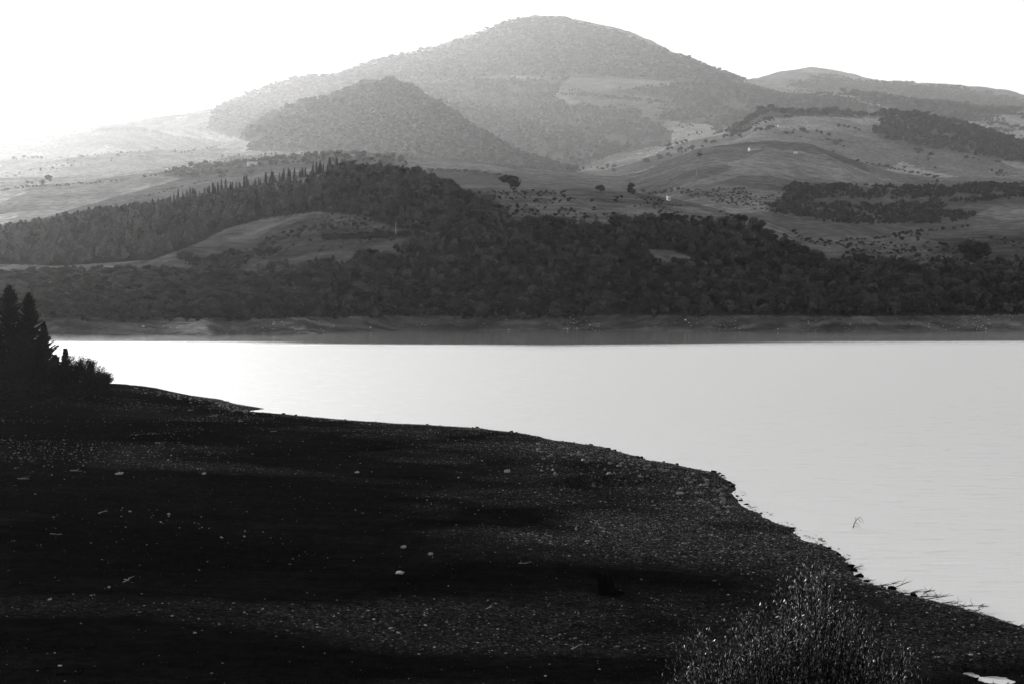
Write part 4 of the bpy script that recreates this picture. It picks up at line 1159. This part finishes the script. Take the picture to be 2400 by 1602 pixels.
def bush(xp, top, base, Yd, wpx, label, seed, dens=1.0):
    a, b = rays(xp * K, top * K); x = float(a * Yd); zt = float(CAMH + b * Yd)
    zb = float(near_height(np.array([x]), np.array([float(Yd)]))[0]); H = max(zt - zb, .5); W = wpx * K / F * Yd / 2 * 1.2
    root = link('bush', None, loc=(x, Yd, zb)); tag(root, label, 'bush')
    r = np.random.default_rng(seed); g = Geo(); gs = Geo()
    for k in range(46):
        az = r.uniform(0, 6.28); rr = W * r.uniform(.1, .85); e = np.array([math.cos(az) * rr, math.sin(az) * rr, H * r.uniform(.45, .97) * (1 - .3 * (rr / W) ** 2)])
        m1 = e * [.4, .4, .55] + r.normal(0, .1, 3)
        tube(gs, [(0, 0, -.1), m1, e], [.05, .03, .012], 5)
        for s in np.linspace(.35, 1, 6):
            c = (1 - s) ** 2 * np.zeros(3) + 2 * s * (1 - s) * m1 + s * s * e
            n_ = int(26 * dens); C = c + r.normal(0, .24, (n_, 3)) * [1, 1, .9]; C[:, 2] = np.maximum(C[:, 2], 0)
            V2, T2, A2 = leaf_tris(r, C, rnd_dirs(r, n_), .10); g.add(V2, T2, A2)
    link('branches', gs.mesh('branches', M['dark_bark']), root); link('foliage', g.mesh('foliage', M['dark_conifer']), root)
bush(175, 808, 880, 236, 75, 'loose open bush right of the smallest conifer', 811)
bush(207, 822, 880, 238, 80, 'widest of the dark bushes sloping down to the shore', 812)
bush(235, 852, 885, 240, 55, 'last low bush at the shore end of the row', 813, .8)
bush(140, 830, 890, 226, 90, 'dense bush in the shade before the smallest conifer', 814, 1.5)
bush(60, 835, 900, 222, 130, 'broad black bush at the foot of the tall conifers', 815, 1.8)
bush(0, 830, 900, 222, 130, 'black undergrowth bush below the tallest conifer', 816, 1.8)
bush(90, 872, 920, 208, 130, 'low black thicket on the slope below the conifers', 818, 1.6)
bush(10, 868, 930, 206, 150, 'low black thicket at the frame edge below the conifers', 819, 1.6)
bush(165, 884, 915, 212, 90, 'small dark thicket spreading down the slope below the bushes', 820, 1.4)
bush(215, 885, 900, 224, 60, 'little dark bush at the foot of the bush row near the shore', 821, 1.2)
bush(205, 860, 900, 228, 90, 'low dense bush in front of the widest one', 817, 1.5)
g = Geo(); a, b = rays(152 * K, 788 * K); x = float(a * 232); zt = float(CAMH + b * 232); zb = float(near_height(np.array([x]), np.array([232.]))[0])
tube(g, [(0, 0, 0), (.15, 0, (zt - zb) * .6), (.35, 0, zt - zb)], [.06, .05, .02], 5)
o = link('bare_snag', g.mesh('bare_snag', M['dark_bark']), loc=(x - .3, 232.4, zb)); tag(o, 'thin bare snag pointing up beside the loose open bush', 'snag')

# ------------------------------------------------------------------ leafy shrub at the lower right
def shrub():
    Yc = 19.0; lobes = [(1868, 1292, 1.3, 1.0, 90), (1730, 1395, 1.0, .8, 50), (1600, 1440, .75, .9, 42), (1980, 1400, .9, .8, 40), (1850, 1400, 1.5, 1.2, 70), (2070, 1480, .5, .6, 16), (1680, 1500, 1.0, .9, 40)]
    xb = (1830 * K - 1200) / F * Yc; zb = float(near_height(np.array([xb]), np.array([Yc]))[0])
    root = link('leafy_shrub', None, loc=(xb, Yc, zb)); tag(root, 'upright many stemmed shrub with narrow glinting leaves at the near bank', 'shrub')
    r = np.random.default_rng(900); gs = Geo(); gl = Geo(); fork = Geo()
    Cs, Ds = [], []
    for xp, top, wd, dp, ns in lobes:
        a, b = rays(xp * K, top * K); tx = a * Yc - xb; tz = CAMH + b * Yc - zb
        for _ in range(int(ns * 2.2)):
            q = r.normal(0, .42); hz = tz * (1 - .32 * min(1.5, abs(q)) ** 1.5) * r.uniform(.72, 1.03)
            e = np.array([tx + q * wd * .75, r.normal(0, dp * .5), hz]); s0 = np.array([tx * .35 + r.normal(0, .12), r.normal(0, .15), -.1])
            c1 = np.array([tx * .75 + q * wd * .55 + r.normal(0, .22), e[1] * .8 + r.normal(0, .2), hz * r.uniform(.4, .65)])
            tb = np.linspace(0, 1, 9)[:, None]; P = (1 - tb) ** 2 * s0 + 2 * tb * (1 - tb) * c1 + tb ** 2 * e
            tube(gs, P, np.linspace(.018, .003, 9), 4)
            nl = 210; t = r.uniform(.12, 1.0, nl)[:, None]
            C = (1 - t) ** 2 * s0 + 2 * t * (1 - t) * c1 + t ** 2 * e + r.normal(0, .08, (nl, 3))
            Tn = 2 * (1 - t) * (c1 - s0) + 2 * t * (e - c1); Tn /= np.linalg.norm(Tn, axis=1)[:, None]
            Dd = Tn + r.normal(0, .38, (nl, 3)); Dd /= np.linalg.norm(Dd, axis=1)[:, None]
            Cs.append(C); Ds.append(Dd)
    C = np.vstack(Cs); Dd = np.vstack(Ds); n = len(C)
    side = np.cross(Dd, rnd_dirs(r, n)); side /= np.linalg.norm(side, axis=1)[:, None]
    L = r.uniform(.035, .075, n)[:, None]; w = r.uniform(.005, .009, n)[:, None]
    nrm = np.cross(Dd, side)
    V = np.stack([C, C + Dd * L * .5 + side * w + nrm * .002, C + Dd * L, C + Dd * L * .5 - side * w + nrm * .002], 1).reshape(-1, 3)
    b4 = np.arange(n)[:, None] * 4
    T = np.vstack([b4 + [0, 1, 2], b4 + [0, 2, 3]])
    gl.add(V, T, np.repeat(r.random(n) ** 8, 4))  # most leaves dark, a few painted much paler as bright highlights
    link('stems', gs.mesh('stems', M['twig']), root); link('leaves', gl.mesh('leaves', M['willow']), root)
    print('shrub leaves', n)
shrub()

# ------------------------------------------------------------------ haze
def haze():
    g = Geo(); box(g, (-24000, -3200, -14), (24000, 35000, 5500))
    m, n, l = new_mat('haze')
    v = n.new('ShaderNodeVolumePrincipled'); v.inputs['Color'].default_value = (.96, .96, .96, 1); v.inputs['Density'].default_value = HAZE_DENSITY
    v.inputs['Anisotropy'].default_value = HAZE_ANISO
    o = n.new('ShaderNodeOutputMaterial'); l.new(v.outputs[0], o.inputs['Volume'])
    ob = link('haze', g.mesh('haze', m)); tag(ob, 'pale haze filling the valley and fading the mountain', 'haze', kind='stuff')
haze()
